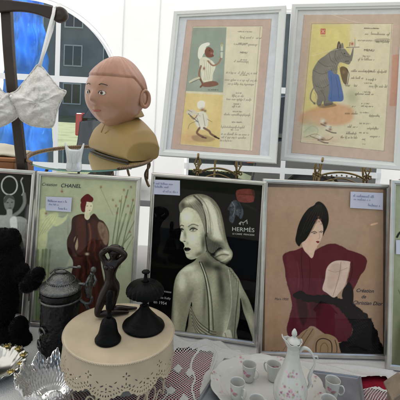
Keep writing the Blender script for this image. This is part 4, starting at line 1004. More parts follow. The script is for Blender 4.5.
#PART4
# ================================================================== EASELS
def make_easel(name, label, xl, xr, yb, zled, ymid):
    """two ornate front feet under the frame, an arched bar, crossing stems and a hind leg"""
    cx = (xl+xr)/2
    t = thing(name, label, 'easel', (cx, yb, RZ), 0, 'brass easels holding the menu cards')
    hw = (xr-xl)/2; zl = zled-RZ
    st = MB()
    for s_ in (-1, 1):
        st.tube([(s_*(hw+.025), -.01, .003), (s_*hw, .0, zl*.6), (s_*hw*.9, .012, zl+.03), (s_*.02, .10, zl+.36)], .0032, 8)
    st.tube([(0, .10, zl+.36), (0, .15, zl*.9), (0, .19, .003)], .003, 8)
    st.build('stem', m_brass, t)
    for s_ in (-1, 1):
        L = MB().tube([(s_*hw, 0, zl-.008), (s_*hw, -.035, zl-.009), (s_*hw, -.055, zl-.008), (s_*hw, -.060, zl+.006)], .0028, 8)
        L.build('ledge', m_brass, t)
        o = MB()   # pierced fleur with scrolls
        X = s_*hw; y = -.02; z0 = zl-.055
        loop = [(X, y, z0+.048), (X+.007, y, z0+.034), (X+.003, y, z0+.020), (X, y, z0+.016), (X-.003, y, z0+.020), (X-.007, y, z0+.034)]
        o.tube(catmull(loop, 5, True), .0019, 7, True)
        for q in (-1, 1):
            sp = [(X+q*.002, y, z0+.016)]+[(X+q*(.008+.0055*math.cos(a)*(1-a/12)), y, z0+.010+.0055*math.sin(a)*(1-a/12)) for a in [k*.5 for k in range(2, 16)]]
            o.tube(sp, .0019, 7)
            o.tube([(X, y, z0+.030), (X+q*.006, y-.001, z0+.026), (X+q*.010, y, z0+.031)], .0014, 6)
        o.ball((X, y-.001, z0+.012), .0035, 10, 8); o.ball((X, y-.001, z0+.004), .0028, 10, 8); o.tube([(X, y, z0+.016), (X, y, z0-.012)], .0022, 7)
        o.build('scroll_ornament', m_brass, t)
    ar = MB().tube(catmull([(-hw, -.012, zl-.052), (-hw*.6, -.016, zl-.040), (0, -.018, zl-.034), (hw*.6, -.016, zl-.040), (hw, -.012, zl-.052)], 6), .0026, 8)
    ar.tube(catmull([(-hw*.7, -.014, zl-.062), (0, -.018, zl-.050), (hw*.7, -.014, zl-.062)], 6), .0018, 7)
    for k in range(-3, 4): ar.ball((k*hw*.2, -.018, zl-.042-.0009*abs(k)), .0024, 8, 6)
    ar.build('arch_bar', m_brass, t)
    return t
p1, p2 = at_y(198, 160, 1.03), at_y(238, 164, 1.03)
make_easel('brass_easel', 'brass scroll easel holding the framed menu card with the cook', p1.x, p2.x, 1.045, CZ-.124, 0)
p1, p2 = at_y(317, 165, 1.03), at_y(367, 168, 1.03)
make_easel('brass_easel', 'brass scroll easel holding the framed menu card with the rhinoceros', p1.x, p2.x, 1.045, CZ-.118, 0)

# ================================================================== WOODEN STAND AND BRA
VY = 1.07
t = thing('clothes_stand', 'dark wooden clothes stand with curved arm, white bra hanging from it', 'clothes stand', (at_y(30, 300, VY).x, VY, TZ))
org = Vector((t.location))
def loc(v): return tuple(Vector(v)-org)
cp = [at_y(4, -30, VY), at_y(6.5, 5, VY), at_y(9, 50, VY), at_y(12.5, 90, VY), at_y(17, 120, VY), at_y(22, 165, VY), at_y(31, 240, VY), at_y(38, 296, VY)]
cp[-1].z = TZ+.01
pts = [loc(p) for p in catmull(cp, 6)]
mb = MB(); n = len(pts); vs = []
for i, p in enumerate(pts):
    k = i/(n-1); hw_ = .0135-.002*k; hd = .010
    for dx, dy in ((-hw_, -hd), (hw_, -hd), (hw_, hd), (-hw_, hd)): vs.append((p[0]+dx, p[1]+dy, p[2]))
fs = [(i*4+k, i*4+(k+1) % 4, (i+1)*4+(k+1) % 4, (i+1)*4+k) for i in range(n-1) for k in range(4)]+[(0, 3, 2, 1), tuple((n-1)*4+k for k in range(4))]
mb.add(vs, fs).build('post', m_wood, t, bevel=.003)
ac = [at_y(-70, 22, VY), at_y(-40, 13, VY), at_y(0, 8, VY), at_y(20, 8, VY), at_y(36, 10, VY), at_y(50, 13.5, VY), at_y(62, 16.5, VY)]
up_ = [loc(p) for p in catmull(ac, 6)]; n = len(up_); out = []; lo_ = []
for i, p in enumerate(up_):
    h_ = .0165-.004*math.sin(PI*min(1, max(0, (i/(n-1)-.35)/.5)))
    out.append((p[0], p[2]+h_)); lo_.append((p[0], p[2]-h_))
MB().prism(out+lo_[::-1], -.0235, -.0105).build('arm', m_wood, t, bevel=.004)
kn = at_y(62.5, 16.5, VY); kl = loc(kn)
e = MB().lathe([(0, -.012), (.014, -.012), (.019, -.009), (.0205, -.003), (.0205, .003), (.019, .009), (.014, .012), (.009, .0105), (.006, .012), (0, .012)], 32).build('arm_end', m_wood, t, weld=True)
e.rotation_euler = (R(90), 0, 0); e.location = (kl[0], -.018, kl[2])
ft = MB()
bx = pts[-1][0]
for a_ in (0, 120, 240): ft.tube([(bx, 0, .03), (bx+.07*math.cos(R(a_)), .07*math.sin(R(a_)), .012), (bx+.12*math.cos(R(a_)), .12*math.sin(R(a_)), .008)], [.01, .008, .007], 8)
ft.build('foot', m_wood, t)

def lace_fabric():
    m = M('white_lace_fabric', (.80, .78, .74), .85, spec=.15, transl=.25)
    n, l = m.node_tree.nodes, m.node_tree.links; b = n['Principled BSDF']
    tc = n.new('ShaderNodeTexCoord'); vo = n.new('ShaderNodeTexVoronoi'); vo.inputs['Scale'].default_value = 130; vo.feature = 'DISTANCE_TO_EDGE'
    nz = n.new('ShaderNodeTexNoise'); nz.inputs['Scale'].default_value = 45; nz.inputs['Detail'].default_value = 5
    l.new(tc.outputs['Object'], vo.inputs[0]); l.new(tc.outputs['Object'], nz.inputs[0])
    ad = n.new('ShaderNodeMath'); ad.operation = 'MULTIPLY_ADD'; ad.inputs[1].default_value = .7; l.new(vo.outputs[0], ad.inputs[0]); l.new(nz.outputs[0], ad.inputs[2])
    bp = n.new('ShaderNodeBump'); bp.inputs['Strength'].default_value = .9; bp.inputs['Distance'].default_value = .003
    l.new(ad.outputs[0], bp.inputs['Height']); l.new(bp.outputs[0], b.inputs['Normal'])
    cr = n.new('ShaderNodeValToRGB'); cr.color_ramp.elements[0].color = (.66, .62, .57, 1); cr.color_ramp.elements[0].position = .35
    cr.color_ramp.elements[1].color = (.84, .82, .78, 1); cr.color_ramp.elements[1].position = .75
    l.new(ad.outputs[0], cr.inputs[0]); l.new(cr.outputs[0], b.inputs['Base Color'])
    return m
m_bra = lace_fabric(); m_satin = M('white_satin_strap', (.8, .79, .77), .4)
BY = 1.02
bt = thing('bra', 'white lace bra hanging by its strap from the wooden arm', 'bra', tuple(at_y(12, 100, BY)))
bo = Vector(bt.location)
def cup(outline, apex, bulge, name='cup'):
    o_ = catmull(outline, 5, True); n = len(o_); rings = 22; vs = []
    for r_ in range(rings+1):
        k = r_/rings
        for i, (x, y) in enumerate(o_):
            px = apex[0]+(x-apex[0])*k; py = apex[1]+(y-apex[1])*k
            an = 2*PI*i/n
            d = bulge*(1-k**2.2)+.0022*math.sin(an*9+k*3)*k*(1-k)*3+.0035*noise.noise(Vector((px*.30, py*.30, 1)))+.0022*math.sin((px*.5+py)*.55+3*noise.noise(Vector((px*.08, py*.08, 4))))
            if k > .97: d += .0015*math.sin(an*26)
            p = at_y(px, py, BY-d)-bo; vs.append(tuple(p))
    fs = [(r_*n+i, r_*n+(i+1) % n, (r_+1)*n+(i+1) % n, (r_+1)*n+i) for r_ in range(rings) for i in range(n)]
    o = MB().add(vs, fs, True).build(name, m_bra, bt); s = o.modifiers.new('s', 'SOLIDIFY'); s.thickness = .0015
    # scalloped lace edge
    e = MB(); ed = []
    for i, (x, y) in enumerate(catmull(outline, 12, True)):
        ed.append(at_y(x, y, BY-.001-.0012*math.sin(i*1.6))-bo)
    e.tube(ed, .0016, 6, True); e.build('lace_edge', m_bra, o)
cup([(38, 64.5), (43, 68), (51, 78), (60, 88.5), (66, 91.5), (62, 99), (57.5, 110), (53, 126), (44, 127.3), (33, 126), (24, 122), (19, 117), (14, 106), (9, 99), (9.5, 94), (16, 91), (22, 84), (31, 73)], (37, 103), .035)
cup([(9.5, 94), (11, 101), (15, 107), (18, 115), (14, 120), (4, 125.5), (-6, 128), (-22, 127), (-34, 118), (-36, 104), (-22, 92), (-10, 84), (-2, 86), (4, 93)], (-10, 108), .032)
sp_ = MB()
def band(pts, wd, y):
    vs = []; 
    for i, (px, py, yy) in enumerate(pts):
        p = at_y(px, py, yy)-bo; a = pts[min(i+1, len(pts)-1)]; b = pts[max(i-1, 0)]
        dx, dy = a[0]-b[0], a[1]-b[1]; L = math.hypot(dx, dy)+1e-6
        nx_, nz_ = dy/L, dx/L
        vs += [(p.x-nx_*wd/2, p.y, p.z-nz_*wd/2), (p.x+nx_*wd/2, p.y, p.z+nz_*wd/2)]
    sp_.add(vs, [(2*i, 2*i+1, 2*i+3, 2*i+2) for i in range(len(pts)-1)], True)
band([(40, 66, BY-.002), (44, 50, BY), (49, 30, BY+.01), (53.5, 14, BY+.018), (54.4, 8, BY+.02)], .0085, 0)
band([(54.4, 8, BY+.02), (54.6, 6.2, BY+.03), (54.8, 6, BY+.055), (55.5, 12, BY+.07), (52, 30, BY+.06), (46, 48, BY+.045), (39, 66, BY+.01)], .0075, 0)
o = sp_.build('strap', m_satin, bt); s = o.modifiers.new('s', 'SOLIDIFY'); s.thickness = .0012
MB().ball(tuple(at_y(11, 96.5, BY-.006)-bo), (.004, .003, .004), 10, 8).build('bow', m_satin, bt)

# wooden box with cream cloth behind the stand
bx = thing('wooden_box', 'plain wooden box behind the clothes stand with a folded cream cloth on top', 'box', (-.60, 1.20, TZ))
m_pine = M('orange_stained_pine', (.34, .14, .05), .5, 0, .25, 9)
MB().box((-.09, -.07, .0), (.075, .07, .372)).build('case', m_pine, bx, bevel=.003)
MB().box((-.093, -.073, .3725), (.078, .073, .384)).build('lid', m_pine, bx, bevel=.003)
vs = []; n = 16
for j in range(n+1):
    for i in range(n+1):
        u, v = i/n, j/n; vs.append((-.69+.17*u+.01*math.sin(v*5), 1.14+.12*v, TZ+.3845+.028*math.exp(-((u-.55)**2+(v-.5)**2)*7)+.004*noise.noise(Vector((u*7, v*7, 0)))))
o = MB().add(vs, [(j*(n+1)+i, j*(n+1)+i+1, (j+1)*(n+1)+i+1, (j+1)*(n+1)+i) for j in range(n) for i in range(n)], True).build('folded_cloth', M('cream_cotton', (.62, .58, .46), .9, transl=.2))
s = o.modifiers.new('s', 'SOLIDIFY'); s.thickness = .004; s.offset = 1
tag(o, 'crumpled cream cloth lying on the wooden box at the far left', 'cloth')

# ================================================================== MIRROR TRAY, GLASS ORNAMENT, BUST
MZ = CZ-.175; TC = (-.317, 1.19); TA, TB_ = .175, .205
tr = thing('mirror_tray', 'oval mirror tray with twisted rope rim on scroll feet, carrying the ochre bust', 'tray', (TC[0], TC[1], RZ))
h = MZ-RZ
el = [(TA*math.cos(2*PI*k/96), TB_*math.sin(2*PI*k/96)) for k in range(96)]
m_gl = M('mirror_edge', (.2, .35, .3), .1)
mb = MB(); mb.add([(x, y, h-.005) for x, y in el]+[(x, y, h-.0005) for x, y in el], [tuple(range(95, -1, -1))]+[(i, (i+1) % 96, (i+1) % 96+96, i+96) for i in range(96)]); mb.build('tray_base', m_gl, tr)
MB().add([(x, y, h) for x, y in el], [tuple(range(96))]).build('mirror_plate', m_mirror, tr)
rim = MB(); N = 720
m_rope = M('braided_rim', (.20, .13, .07), .55, .2, .3, 60)
for s_ in (0, PI):
    rim.tube([((TA+.002+.0024*math.cos(90*a+s_))*math.cos(a), (TB_+.002+.0024*math.cos(90*a+s_))*math.sin(a), h+.002+.0024*math.sin(90*a+s_)) for a in [R(-52)+R(280)*k/N for k in range(N)]], .0026, 6)
rim.build('rope_rim', m_rope, tr)
for ang in (R(10), R(-55), R(150), R(62), R(-118), R(105)):
    cx_, cy_ = (TA-.014)*math.cos(ang), (TB_-.014)*math.sin(ang)
    if cx_ < -.075: cx_ = -.07
    L = MB(); ox, oy = math.cos(ang), math.sin(ang)
    L.tube(catmull([(cx_, cy_, h-.005), (cx_+ox*.008, cy_+oy*.008, h*.75), (cx_-ox*.004, cy_-oy*.004, h*.45), (cx_+ox*.004, cy_+oy*.004, h*.15), (cx_+ox*.01, cy_+oy*.01, .004)], 6), .004, 8)
    tx, ty = -oy, ox
    for q in (-1, 1):
        L.tube([(cx_+tx*q*(.004+.012*math.sin(a)*1)+ox*.003, cy_+ty*q*(.004+.012*math.sin(a))+oy*.003, h*.55+.022*math.cos(a*1.2)) for a in [k*.35 for k in range(10)]], .0026, 7)
        L.ball((cx_+tx*q*.010, cy_+ty*q*.010, h*.35), .005, 10, 8)
    L.build('scroll_foot', m_rope, tr)

pg = on_z(74, 170.5, MZ)
ow = thing('glass_ornament', 'small frosted glass ornament with two flared tips standing on the mirror tray', 'ornament', (pg.x, pg.y, MZ+.0005), R(10))
prof = [(0, 0), (.016, 0), (.0185, .004), (.0180, .012), (.0170, .024), (.0175, .038), (.0180, .050), (.0178, .056)]
vs = []; seg = 40
for (r_, z) in prof+[(.0150, .0565), (.012, .045), (.010, .02), (0, .016)]:
    for i in range(seg):
        a_ = 2*PI*i/seg; sq = 1/(abs(math.cos(a_))**4+abs(math.sin(a_))**4)**.25
        k = max(0, (z-.030)/.027); tip = abs(math.cos(a_))**6
        vs.append((r_*sq*math.cos(a_)*(1+.35*k*tip), r_*.75*sq*math.sin(a_), z+.012*k*tip-.006*k*(1-tip)))
nr = len(prof)+4
MB().add(vs, [(r_*seg+i, r_*seg+(i+1) % seg, (r_+1)*seg+(i+1) % seg, (r_+1)*seg+i) for r_ in range(nr-1) for i in range(seg)], True).build('vase_body', m_frost, ow, weld=True)
for q in (-1, 1):
    MB().tube(catmull([(q*.005, -.0125, .046), (q*.006, -.0145, .032), (q*.004, -.0138, .016), (q*.007, -.0145, .004)], 4), .0022, 8).build('rib', m_frost, ow)

# ---- generic plaster bust
bs = thing('head_bust', 'plaster bust with terracotta head and ochre shirt standing on the mirror tray', 'bust', (-.243, 1.252, MZ+.001), R(-50))
def loft(secs, seg=72, pw=2.6, caps=True):
    vs = []; fs = []
    for (cx, cy, z, ax_, ay_) in secs:
        for i in range(seg):
            a_ = 2*PI*i/seg; c, s = math.cos(a_), math.sin(a_)
            vs.append((cx+ax_*math.copysign(abs(c)**(2/pw), c), cy+ay_*math.copysign(abs(s)**(2/pw), s), z))
    for r_ in range(len(secs)-1):
        for i in range(seg): fs.append((r_*seg+i, r_*seg+(i+1) % seg, (r_+1)*seg+(i+1) % seg, (r_+1)*seg+i))
    if caps: fs += [tuple(range(seg-1, -1, -1)), tuple((len(secs)-1)*seg+i for i in range(seg))]
    return vs, fs
# torso with sloping shoulders and squared-off arm cuts
NX, NZ = 64, 40
vs = []; fs = []
W2 = .128
def sh_top(x):                       # shoulder line height
    u = abs(x)/W2; return .128-.052*u**1.3-.022*max(0, u-.82)/.18
secs = []
for j in range(NX+1):
    x = -W2+2*W2*j/NX; top = sh_top(x); u = abs(x)/W2
    dep = .066*(1-.16*u*u)
    row = []
    for i in range(NZ):
        a_ = 2*PI*i/NZ; c, s = math.cos(a_), math.sin(a_)
        yy = dep*math.copysign(abs(c)**(.75 if s > 0 else .32), c)-.006*(1-u*u)*(c < 0)
        zz = top*(.5+.5*math.copysign(abs(s)**(.62 if s > 0 else .8), s))
        lean = .010*(zz/.12)
        row.append((x, yy*(1-.32*max(0, zz/top-.5))+lean, max(0, zz)))
    vs += row
for j in range(NX):
    for i in range(NZ): fs.append((j*NZ+i, j*NZ+(i+1) % NZ, (j+1)*NZ+(i+1) % NZ, (j+1)*NZ+i))
fs += [tuple(range(NZ-1, -1, -1)), tuple(NX*NZ+i for i in range(NZ))]
MB().add(vs, fs, True).build('torso', m_ochre, bs, bevel=.003)
# painted dark line round the foot of the bust
mb = MB()
ln = [(x, -(.066*(1-.16*(x/W2)**2)+.006*(1-(x/W2)**2))*.90, .0030) for x in [W2*(k/6-1) for k in range(13)]]
mb.tube(catmull(ln, 5), .0022, 6); mb.build('base_line', m_dark, bs)
# collar with two points
mb = MB()
for q in (-1, 1):
    P_ = []
    for k in range(15):
        a_ = -PI/2+q*PI*k/14          # from throat round to the nape
        rx, ry = .052+.004*math.sin(PI*k/14), .050
        x_, y_ = rx*math.cos(a_), ry*math.sin(a_)+.006
        zt = .132+.022*(k/14); zb = .118+.006*(k/14)-.050*max(0, 1-k/5.0)**.8
        fl = 1.13+.22*max(0, 1-k/5)
        P_.append(((x_*.86, y_*.86, zt), (x_*fl+q*.012*max(0, 1-k/5), y_*fl-.006*max(0, 1-k/5), zb)))
    vs = [p for pr in P_ for p in pr]
    mb.add(vs, [(2*i, 2*i+1, 2*i+3, 2*i+2) for i in range(14)], True)
o = mb.build('collar', m_ochre, bs); s = o.modifiers.new('s', 'SOLIDIFY'); s.thickness = .007; s.offset = 0
b_ = o.modifiers.new('b', 'BEVEL'); b_.width = .002; b_.segments = 2
hb = bpy.data.objects.new('head', None)
# head, neck in one surface
def gz_(v, c, s): return math.exp(-((v[0]-c[0])**2+(v[1]-c[1])**2+(v[2]-c[2])**2)/(s*s))
vs = []; SG, RG = 128, 96
yawh = R(2)
HC = Vector((0, -.034, .190))
for i in range(RG+1):
    ph = PI*i/RG
    for k in range(SG):
        th = 2*PI*k/SG
        d = Vector((math.sin(ph)*math.cos(th), math.sin(ph)*math.sin(th), math.cos(ph)))
        r_ = Vector((d.x*.088, d.y*.094, d.z*.102))
        if d.z < 0: r_.x *= 1-.16*d.z*d.z; r_.y *= 1-.06*d.z*d.z
        sc = 1.0
        sc += .13*gz_(d, (0, -.985, -.17), .11)+.06*gz_(d, (0, -.995, -.04), .10)      # nose
        for q in (-1, 1):
            sc -= .045*gz_(d, (q*.33, -.93, .06), .17)                                   # eye sockets
            sc += .022*gz_(d, (q*.30, -.94, .03), .10)                                  # closed lids
            sc += .025*gz_(d, (q*.46, -.82, -.28), .25)                                  # cheeks
            sc += .018*gz_(d, (q*.28, -.93, .26), .13)                                   # brow ridge
        sc += .055*gz_(d, (0, -.88, -.47), .085)-.02*gz_(d, (0, -.86, -.54), .05)+.04*gz_(d, (0, -.83, -.59), .07)  # lips
        sc += .05*gz_(d, (0, -.70, -.74), .2)                                            # chin
        vs.append(tuple(HC+r_*sc))
fs = [(i*SG+k, (i+1)*SG+k, (i+1)*SG+(k+1) % SG, i*SG+(k+1) % SG) for i in range(RG) for k in range(SG)]
hd_ = MB().add(vs, fs, True)
hd_.lathe([(.048, .100), (.042, .115), (.042, .13), (.050, .150)], 48, (0, .002, 0))
head = hd_.build('head', m_skin, bs); head.rotation_euler = (0, 0, R(20))
hv = []; hf = []; kk = {}
for i in range(RG+1):
    for k in range(SG):
        v = Vector(vs[i*SG+k]); d = (v-HC).normalized()
        line_ = .50-.95*max(0, d.y+.15)-.12*math.exp(-((abs(d.x)-.95)/.25)**2)*0
        mk = min(1, max(0, (d.z-line_)/.06))
        th_ = math.atan2(d.y, d.x)
        v = v+d*(.0042*mk+.0005*mk*math.sin(th_*22+d.z*9)+.0004*mk*math.sin(th_*47)-.0012*(1-mk)+.005*mk*max(0, d.z)**3*math.sin(d.x*5+1))
        kk[(i, k)] = len(hv) ; hv.append(tuple(v)); 
        if i < RG: 
            if d.z > line_-.09: hf.append((i, k))
hf = [(i*SG+k, (i+1)*SG+k, (i+1)*SG+(k+1) % SG, i*SG+(k+1) % SG) for i, k in hf]
MB().add(hv, hf, True).build('hair', m_hairt, head)
MB().tube(catmull([tuple(HC+Vector((x_, -.0865+abs(x_)*.35, -.051+.9*abs(x_)**1.0*.10))) for x_ in (-.016, -.008, 0, .008, .016)], 5), [.0012+.0018*math.sin(PI*min(1, k/20)) for k in range(21)], 8).build('lips', m_lip, head)
for q in (-1, 1):
    e = MB(); Re = Matrix.Rotation(q*R(-18), 3, 'Z')
    ring = []
    for k in range(28):
        a_ = 2*PI*k/28; ring.append(Vector((q*(.092+.003*math.cos(a_)), -.010+.015*math.cos(a_), .180+.024*math.sin(a_))))
    e.tube(ring, [.0052-.0018*math.sin(2*PI*k/28-.6) for k in range(28)], 10, True)
    e.ball((q*.089, -.012, .179), (.006, .013, .020), 16, 12)
    e.build('ear', m_skin, head)
    # closed eye line and brow, following the face
    def onface(dx, dz, lift=.0006):
        d = Vector((dx, -math.sqrt(max(0, 1-dx*dx-dz*dz)), dz))
        i_ = round(math.acos(d.z)/PI*RG); k_ = round((math.atan2(d.y, d.x) % (2*PI))/(2*PI)*SG) % SG
        v = Vector(vs[i_*SG+k_]); return v+(v-HC).normalized()*lift
    def disc(cx, cz, rx, rz, lift, nm, mt):
        vs_ = [tuple(HC+onface(q*cx, cz, lift)-HC)]
        for j in range(24):
            a_ = 2*PI*j/24; dx, dz = cx+rx*math.cos(a_), cz+rz*math.sin(a_)
            d = Vector((q*dx, -math.sqrt(max(0, 1-dx*dx-dz*dz)), dz)); R0 = (Vector(vs_[0])-HC)
            p_ = HC+d*(R0.length); vs_.append(tuple(p_))
        MB().add(vs_, [(0, 1+j, 1+(j+1) % 24) for j in range(24)], True).build(nm, mt, head)
    disc(.30, .015, .105, .062, .0012, 'eye', m_eye); disc(.285, .012, .045, .050, .0019, 'iris', m_iris); disc(.285, .012, .020, .022, .0024, 'pupil', m_dark)
    for nm, arc, wd in (('eyelid_line', [(.19, .005), (.24, .065), (.32, .080), (.41, .02)], .0011), ('eyebrow', [(.18, .225), (.30, .27), (.44, .235)], .0009)):
        MB().tube(catmull([onface(q*x_, z_, .0012) for x_, z_ in arc], 6), wd, 6).build(nm, m_dark, head)

# ================================================================== CAKE STAND AND WHAT STANDS ON IT
SZ = CZ-.437; sc_ = on_z(119.7, 330, SZ); SR = .1045
cs = thing('cake_stand', 'round cream metal stand with pierced scalloped border on curled wire feet', 'stand', (sc_.x, sc_.y, TZ+.002))
H = SZ-TZ-.002
MB().lathe([(0, H-.004), (SR-.004, H-.004), (SR-.001, H-.002), (SR-.0005, H), (SR-.004, H+.0005), (SR-.006, H), (0, H)], 128).build('top_plate', m_cream, cs, weld=True)
bd = MB(); 
for k in range(230):
    a_ = 2*PI*k/230; bd.ball(((SR)*math.cos(a_), (SR)*math.sin(a_), H-.001), .0013, 6, 5)
bd.build('beaded_edge', m_cream, cs)
NA, NB = 1440, 130; BH = .060; NS = 10
keep = np.zeros((NB, NA), bool)
aa = (np.arange(NA)+.5)/NA; zz = (np.arange(NB)+.5)/NB*BH
AA, ZZ = np.meshgrid(aa, zz); U = (AA*NS) % 1-.5; circ = 2*PI*SR/NS
ux = U*circ
edge = BH-.002-.015*(2*np.abs(U))**2.0+.0012*np.cos(AA*NS*2*PI*7)
keep = ZZ < edge
def hole(cx, cz, rx, rz, rot=0.):
    global keep
    for off in (-1, 0, 1):
        x = ux-cx-off*circ; z = ZZ-cz; rx = rx*.85; rz = rz*.82; c, s_ = math.cos(rot), math.sin(rot)
        keep &= ~((((x*c+z*s_)/rx)**2+((-x*s_+z*c)/rz)**2) < 1)
for k in range(-7, 8):     # eyelets following each scallop
    u = k/15.0; x = u*circ; zc = BH-.0080-.015*(2*abs(u))**2
    hole(x, zc, .0013, .0030, -u*2.0)
for k in range(-4, 5):
    u = k/10.0; x = u*circ; zc = BH-.0150-.0145*(2*abs(u))**2
    hole(x, zc, .0034 if k % 2 else .0018, .0016, u*2.4)
for q in (-1, 1):
    hole(q*.0075, .036, .0045, .0020, q*.5); hole(q*.0155, .0300, .0040, .0016, -q*.7)
hole(0, .040, .0020, .0034); hole(0, .032, .0012, .0012)
for dx, dz, ro in ((0, -.0046, 0), (0, .0046, 0), (-.0046, 0, PI/2), (.0046, 0, PI/2)): hole(dx+circ/2, .020+dz, .0016, .0030, ro)
hole(circ/2, .033, .0014, .0032); hole(circ/2-.006, .037, .0014, .0032, .6); hole(circ/2+.006, .037, .0014, .0032, -.6)
th = np.arange(NA)/NA*2*PI; zr = np.arange(NB+1)/NB*BH
TH, ZR = np.meshgrid(th, zr); rr = SR-.0012+.0035*(ZR/BH)**2+.0016*np.sin(TH*10+.4)*(ZR/BH)**1.5+.0008*np.sin(TH*23)*(ZR/BH)
P = np.stack([rr*np.cos(TH), rr*np.sin(TH), H-.002-ZR], -1).reshape(-1, 3)
jj, ii = np.where(keep); i2 = (ii+1) % NA
q4 = np.stack([jj*NA+ii, (jj+1)*NA+ii, (jj+1)*NA+i2, jj*NA+i2], -1)
used = np.unique(q4); mp_ = -np.ones(len(P), int); mp_[used] = np.arange(len(used)); q4 = mp_[q4]; P = P[used]
me = bpy.data.meshes.new('border'); me.vertices.add(len(P)); me.vertices.foreach_set('co', P.astype(np.float32).ravel())
me.loops.add(q4.size); me.loops.foreach_set('vertex_index', q4.astype(np.int32).ravel()); me.polygons.add(len(q4)); me.polygons.foreach_set('loop_start', (np.arange(len(q4))*4).astype(np.int32)); me.update(calc_edges=True); smooth(me)
o = link('pierced_border', me, m_cream, cs); s = o.modifiers.new('s', 'SOLIDIFY'); s.thickness = .0014
for k in range(6):
    a0 = 2*PI*k/6+.3; L = MB()
    def pt(r_, da, z): a_ = a0+da; return (r_*math.cos(a_), r_*math.sin(a_), z)
    L.tube(catmull([pt(.045, 0, H-.004), pt(.075, 0, H-.03), pt(.088, 0, .05), pt(.080, 0, .02), pt(.094, 0, .003)], 6), .0024, 8)
    for q in (-1, 1):
        L.tube([pt(.088, q*(.12+.13*math.cos(a_)), .030+.020*math.sin(a_)*(1-a_/14)) for a_ in [j*.45 for j in range(15)]], .0018, 7)
        L.tube([pt(.090, q*(.36+.10*math.cos(a_)), .016+.013*math.sin(a_)) for a_ in [j*.5 for j in range(12)]], .0016, 6)
    L.build('wire_foot', m_cream, cs)

def on_stand(px, py): return on_z(px, py, SZ+.0007)
# bronze figurine
fp = on_stand(106, 318)
fg = thing('bronze_figurine', 'dark bronze figurine of a kneeling nude woman folding her arms over her head', 'figurine', tuple(fp))
J = {}; V = []; E_ = []; RD = []
def jt(n_, p, r_, par=None):
    J[n_] = len(V); V.append(p); RD.append(r_)
    if par is not None: E_.append((J[par], J[n_]))
jt('pelvis', (.006, .010, .064), (.0125, .0105)); jt('belly', (.004, .007, .080), (.0095, .008), 'pelvis'); jt('ribs', (.004, .004, .096), (.0115, .009), 'belly'); jt('chest', (.006, .004, .109), (.0115, .008), 'ribs')
jt('neck', (.009, .005, .121), (.0045, .0045), 'chest'); jt('skull0', (.010, .004, .127), (.0075, .0085), 'neck'); jt('skull', (.010, .003, .136), (.0088, .0095), 'skull0'); jt('crown', (.012, .005, .143), (.006, .006), 'skull')
for n_, hx, hy, kx, ky, ax_, ay_ in (('r', -.003, .004, -.018, -.006, .030, .016), ('l', .014, .016, .006, .018, .044, .034)):
    jt('hip'+n_, (hx, hy, .058), (.0095, .0095), 'pelvis'); jt('thigh'+n_, ((hx+kx)/2-.001, (hy+ky)/2, .034), (.0085, .0088), 'hip'+n_)
    jt('knee'+n_, (kx, ky, .0085), (.0062, .0065), 'thigh'+n_); jt('calf'+n_, (kx*.6+ax_*.4, ky*.6+ay_*.4, .0085), (.0066, .0066), 'knee'+n_)
    jt('ankle'+n_, (ax_, ay_, .005), (.0036, .0036), 'calf'+n_); jt('toe'+n_, (ax_+.013, ay_+.006, .0032), (.0036, .0022), 'ankle'+n_)
for n_, s_, ex in (('a', -1, -.0145), ('b', 1, .0350)):
    sx = .006+s_*.0125
    jt('sh'+n_, (sx, .004, .114), (.0048, .0048), 'chest'); jt('el'+n_, (ex, -.001, .1325), (.0046, .0056), 'sh'+n_)
    jt('fa'+n_, ((ex+.010)/2, -.005, .1435), (.0042, .0046), 'el'+n_); jt('wr'+n_, (.010-s_*.004, -.002-.004*s_, .147), (.0030, .0030), 'fa'+n_); jt('hand'+n_, (.010-s_*.012, -.001-.004*s_, .1465), (.0033, .0020), 'wr'+n_)
me = bpy.data.meshes.new('body'); me.from_pydata(V, E_, [])
o = link('body', me, m_bronze, fg); md = o.modifiers.new('skin', 'SKIN'); md.use_smooth_shade = True
inv_ = {v: k for k, v in J.items()}
RD = [tuple(q*(1.35 if inv_[i][:2] in ('sh', 'el', 'fa', 'wr') else 1.18) for q in r_) for i, r_ in enumerate(RD)]
for i, r_ in enumerate(RD): me.skin_vertices[0].data[i].radius = r_; me.skin_vertices[0].data[i].use_root = (i == 0)
md = o.modifiers.new('sub', 'SUBSURF'); md.levels = 2; md.render_levels = 2
body = o
ex_ = MB()
for s_ in (-1, 1): ex_.ball((.003+s_*.0055, -.0045, .106), (.0052, .0048, .005), 14, 10)
ex_.build('breasts', m_bronze, body)
fc = MB(); fc.ball((.0095, -.0065, .1325), (.0012, .0022, .0022), 8, 6); fc.ball((.0095, -.0055, .1285), (.0022, .0012, .0008), 8, 6)
for s_ in (-1, 1): fc.ball((.0095+s_*.0032, -.0052, .135), (.0015, .001, .0008), 8, 6)
fc.build('face', m_bronze, body)
hr = MB().ball((.0115, .0070, .138), (.0155, .0105, .0125), 20, 14); hr.ball((.014, .014, .127), (.006, .005, .009), 14, 10); hr.build('hair', m_bronze, body)
fgm = MB()
for s_ in (-1, 1):
    hx, hy, hz = .010-s_*.012, -.001-.004*s_, .1465
    for k, L_ in enumerate((.0075, .0088, .0085, .0068)):
        oy = -.003+.002*k; fgm.tube([(hx, hy+oy, hz), (hx-s_*L_*.55, hy+oy*1.3, hz-.0006), (hx-s_*L_, hy+oy*1.5, hz-.0035)], [.0011, .001, .0007], 6)
    fgm.tube([(hx+s_*.002, hy-.003, hz), (hx-s_*.001, hy-.006, hz-.001), (hx-s_*.003, hy-.0065, hz-.0035)], [.0012, .001, .0008], 6)
fgm.build('fingers', m_bronze, body)

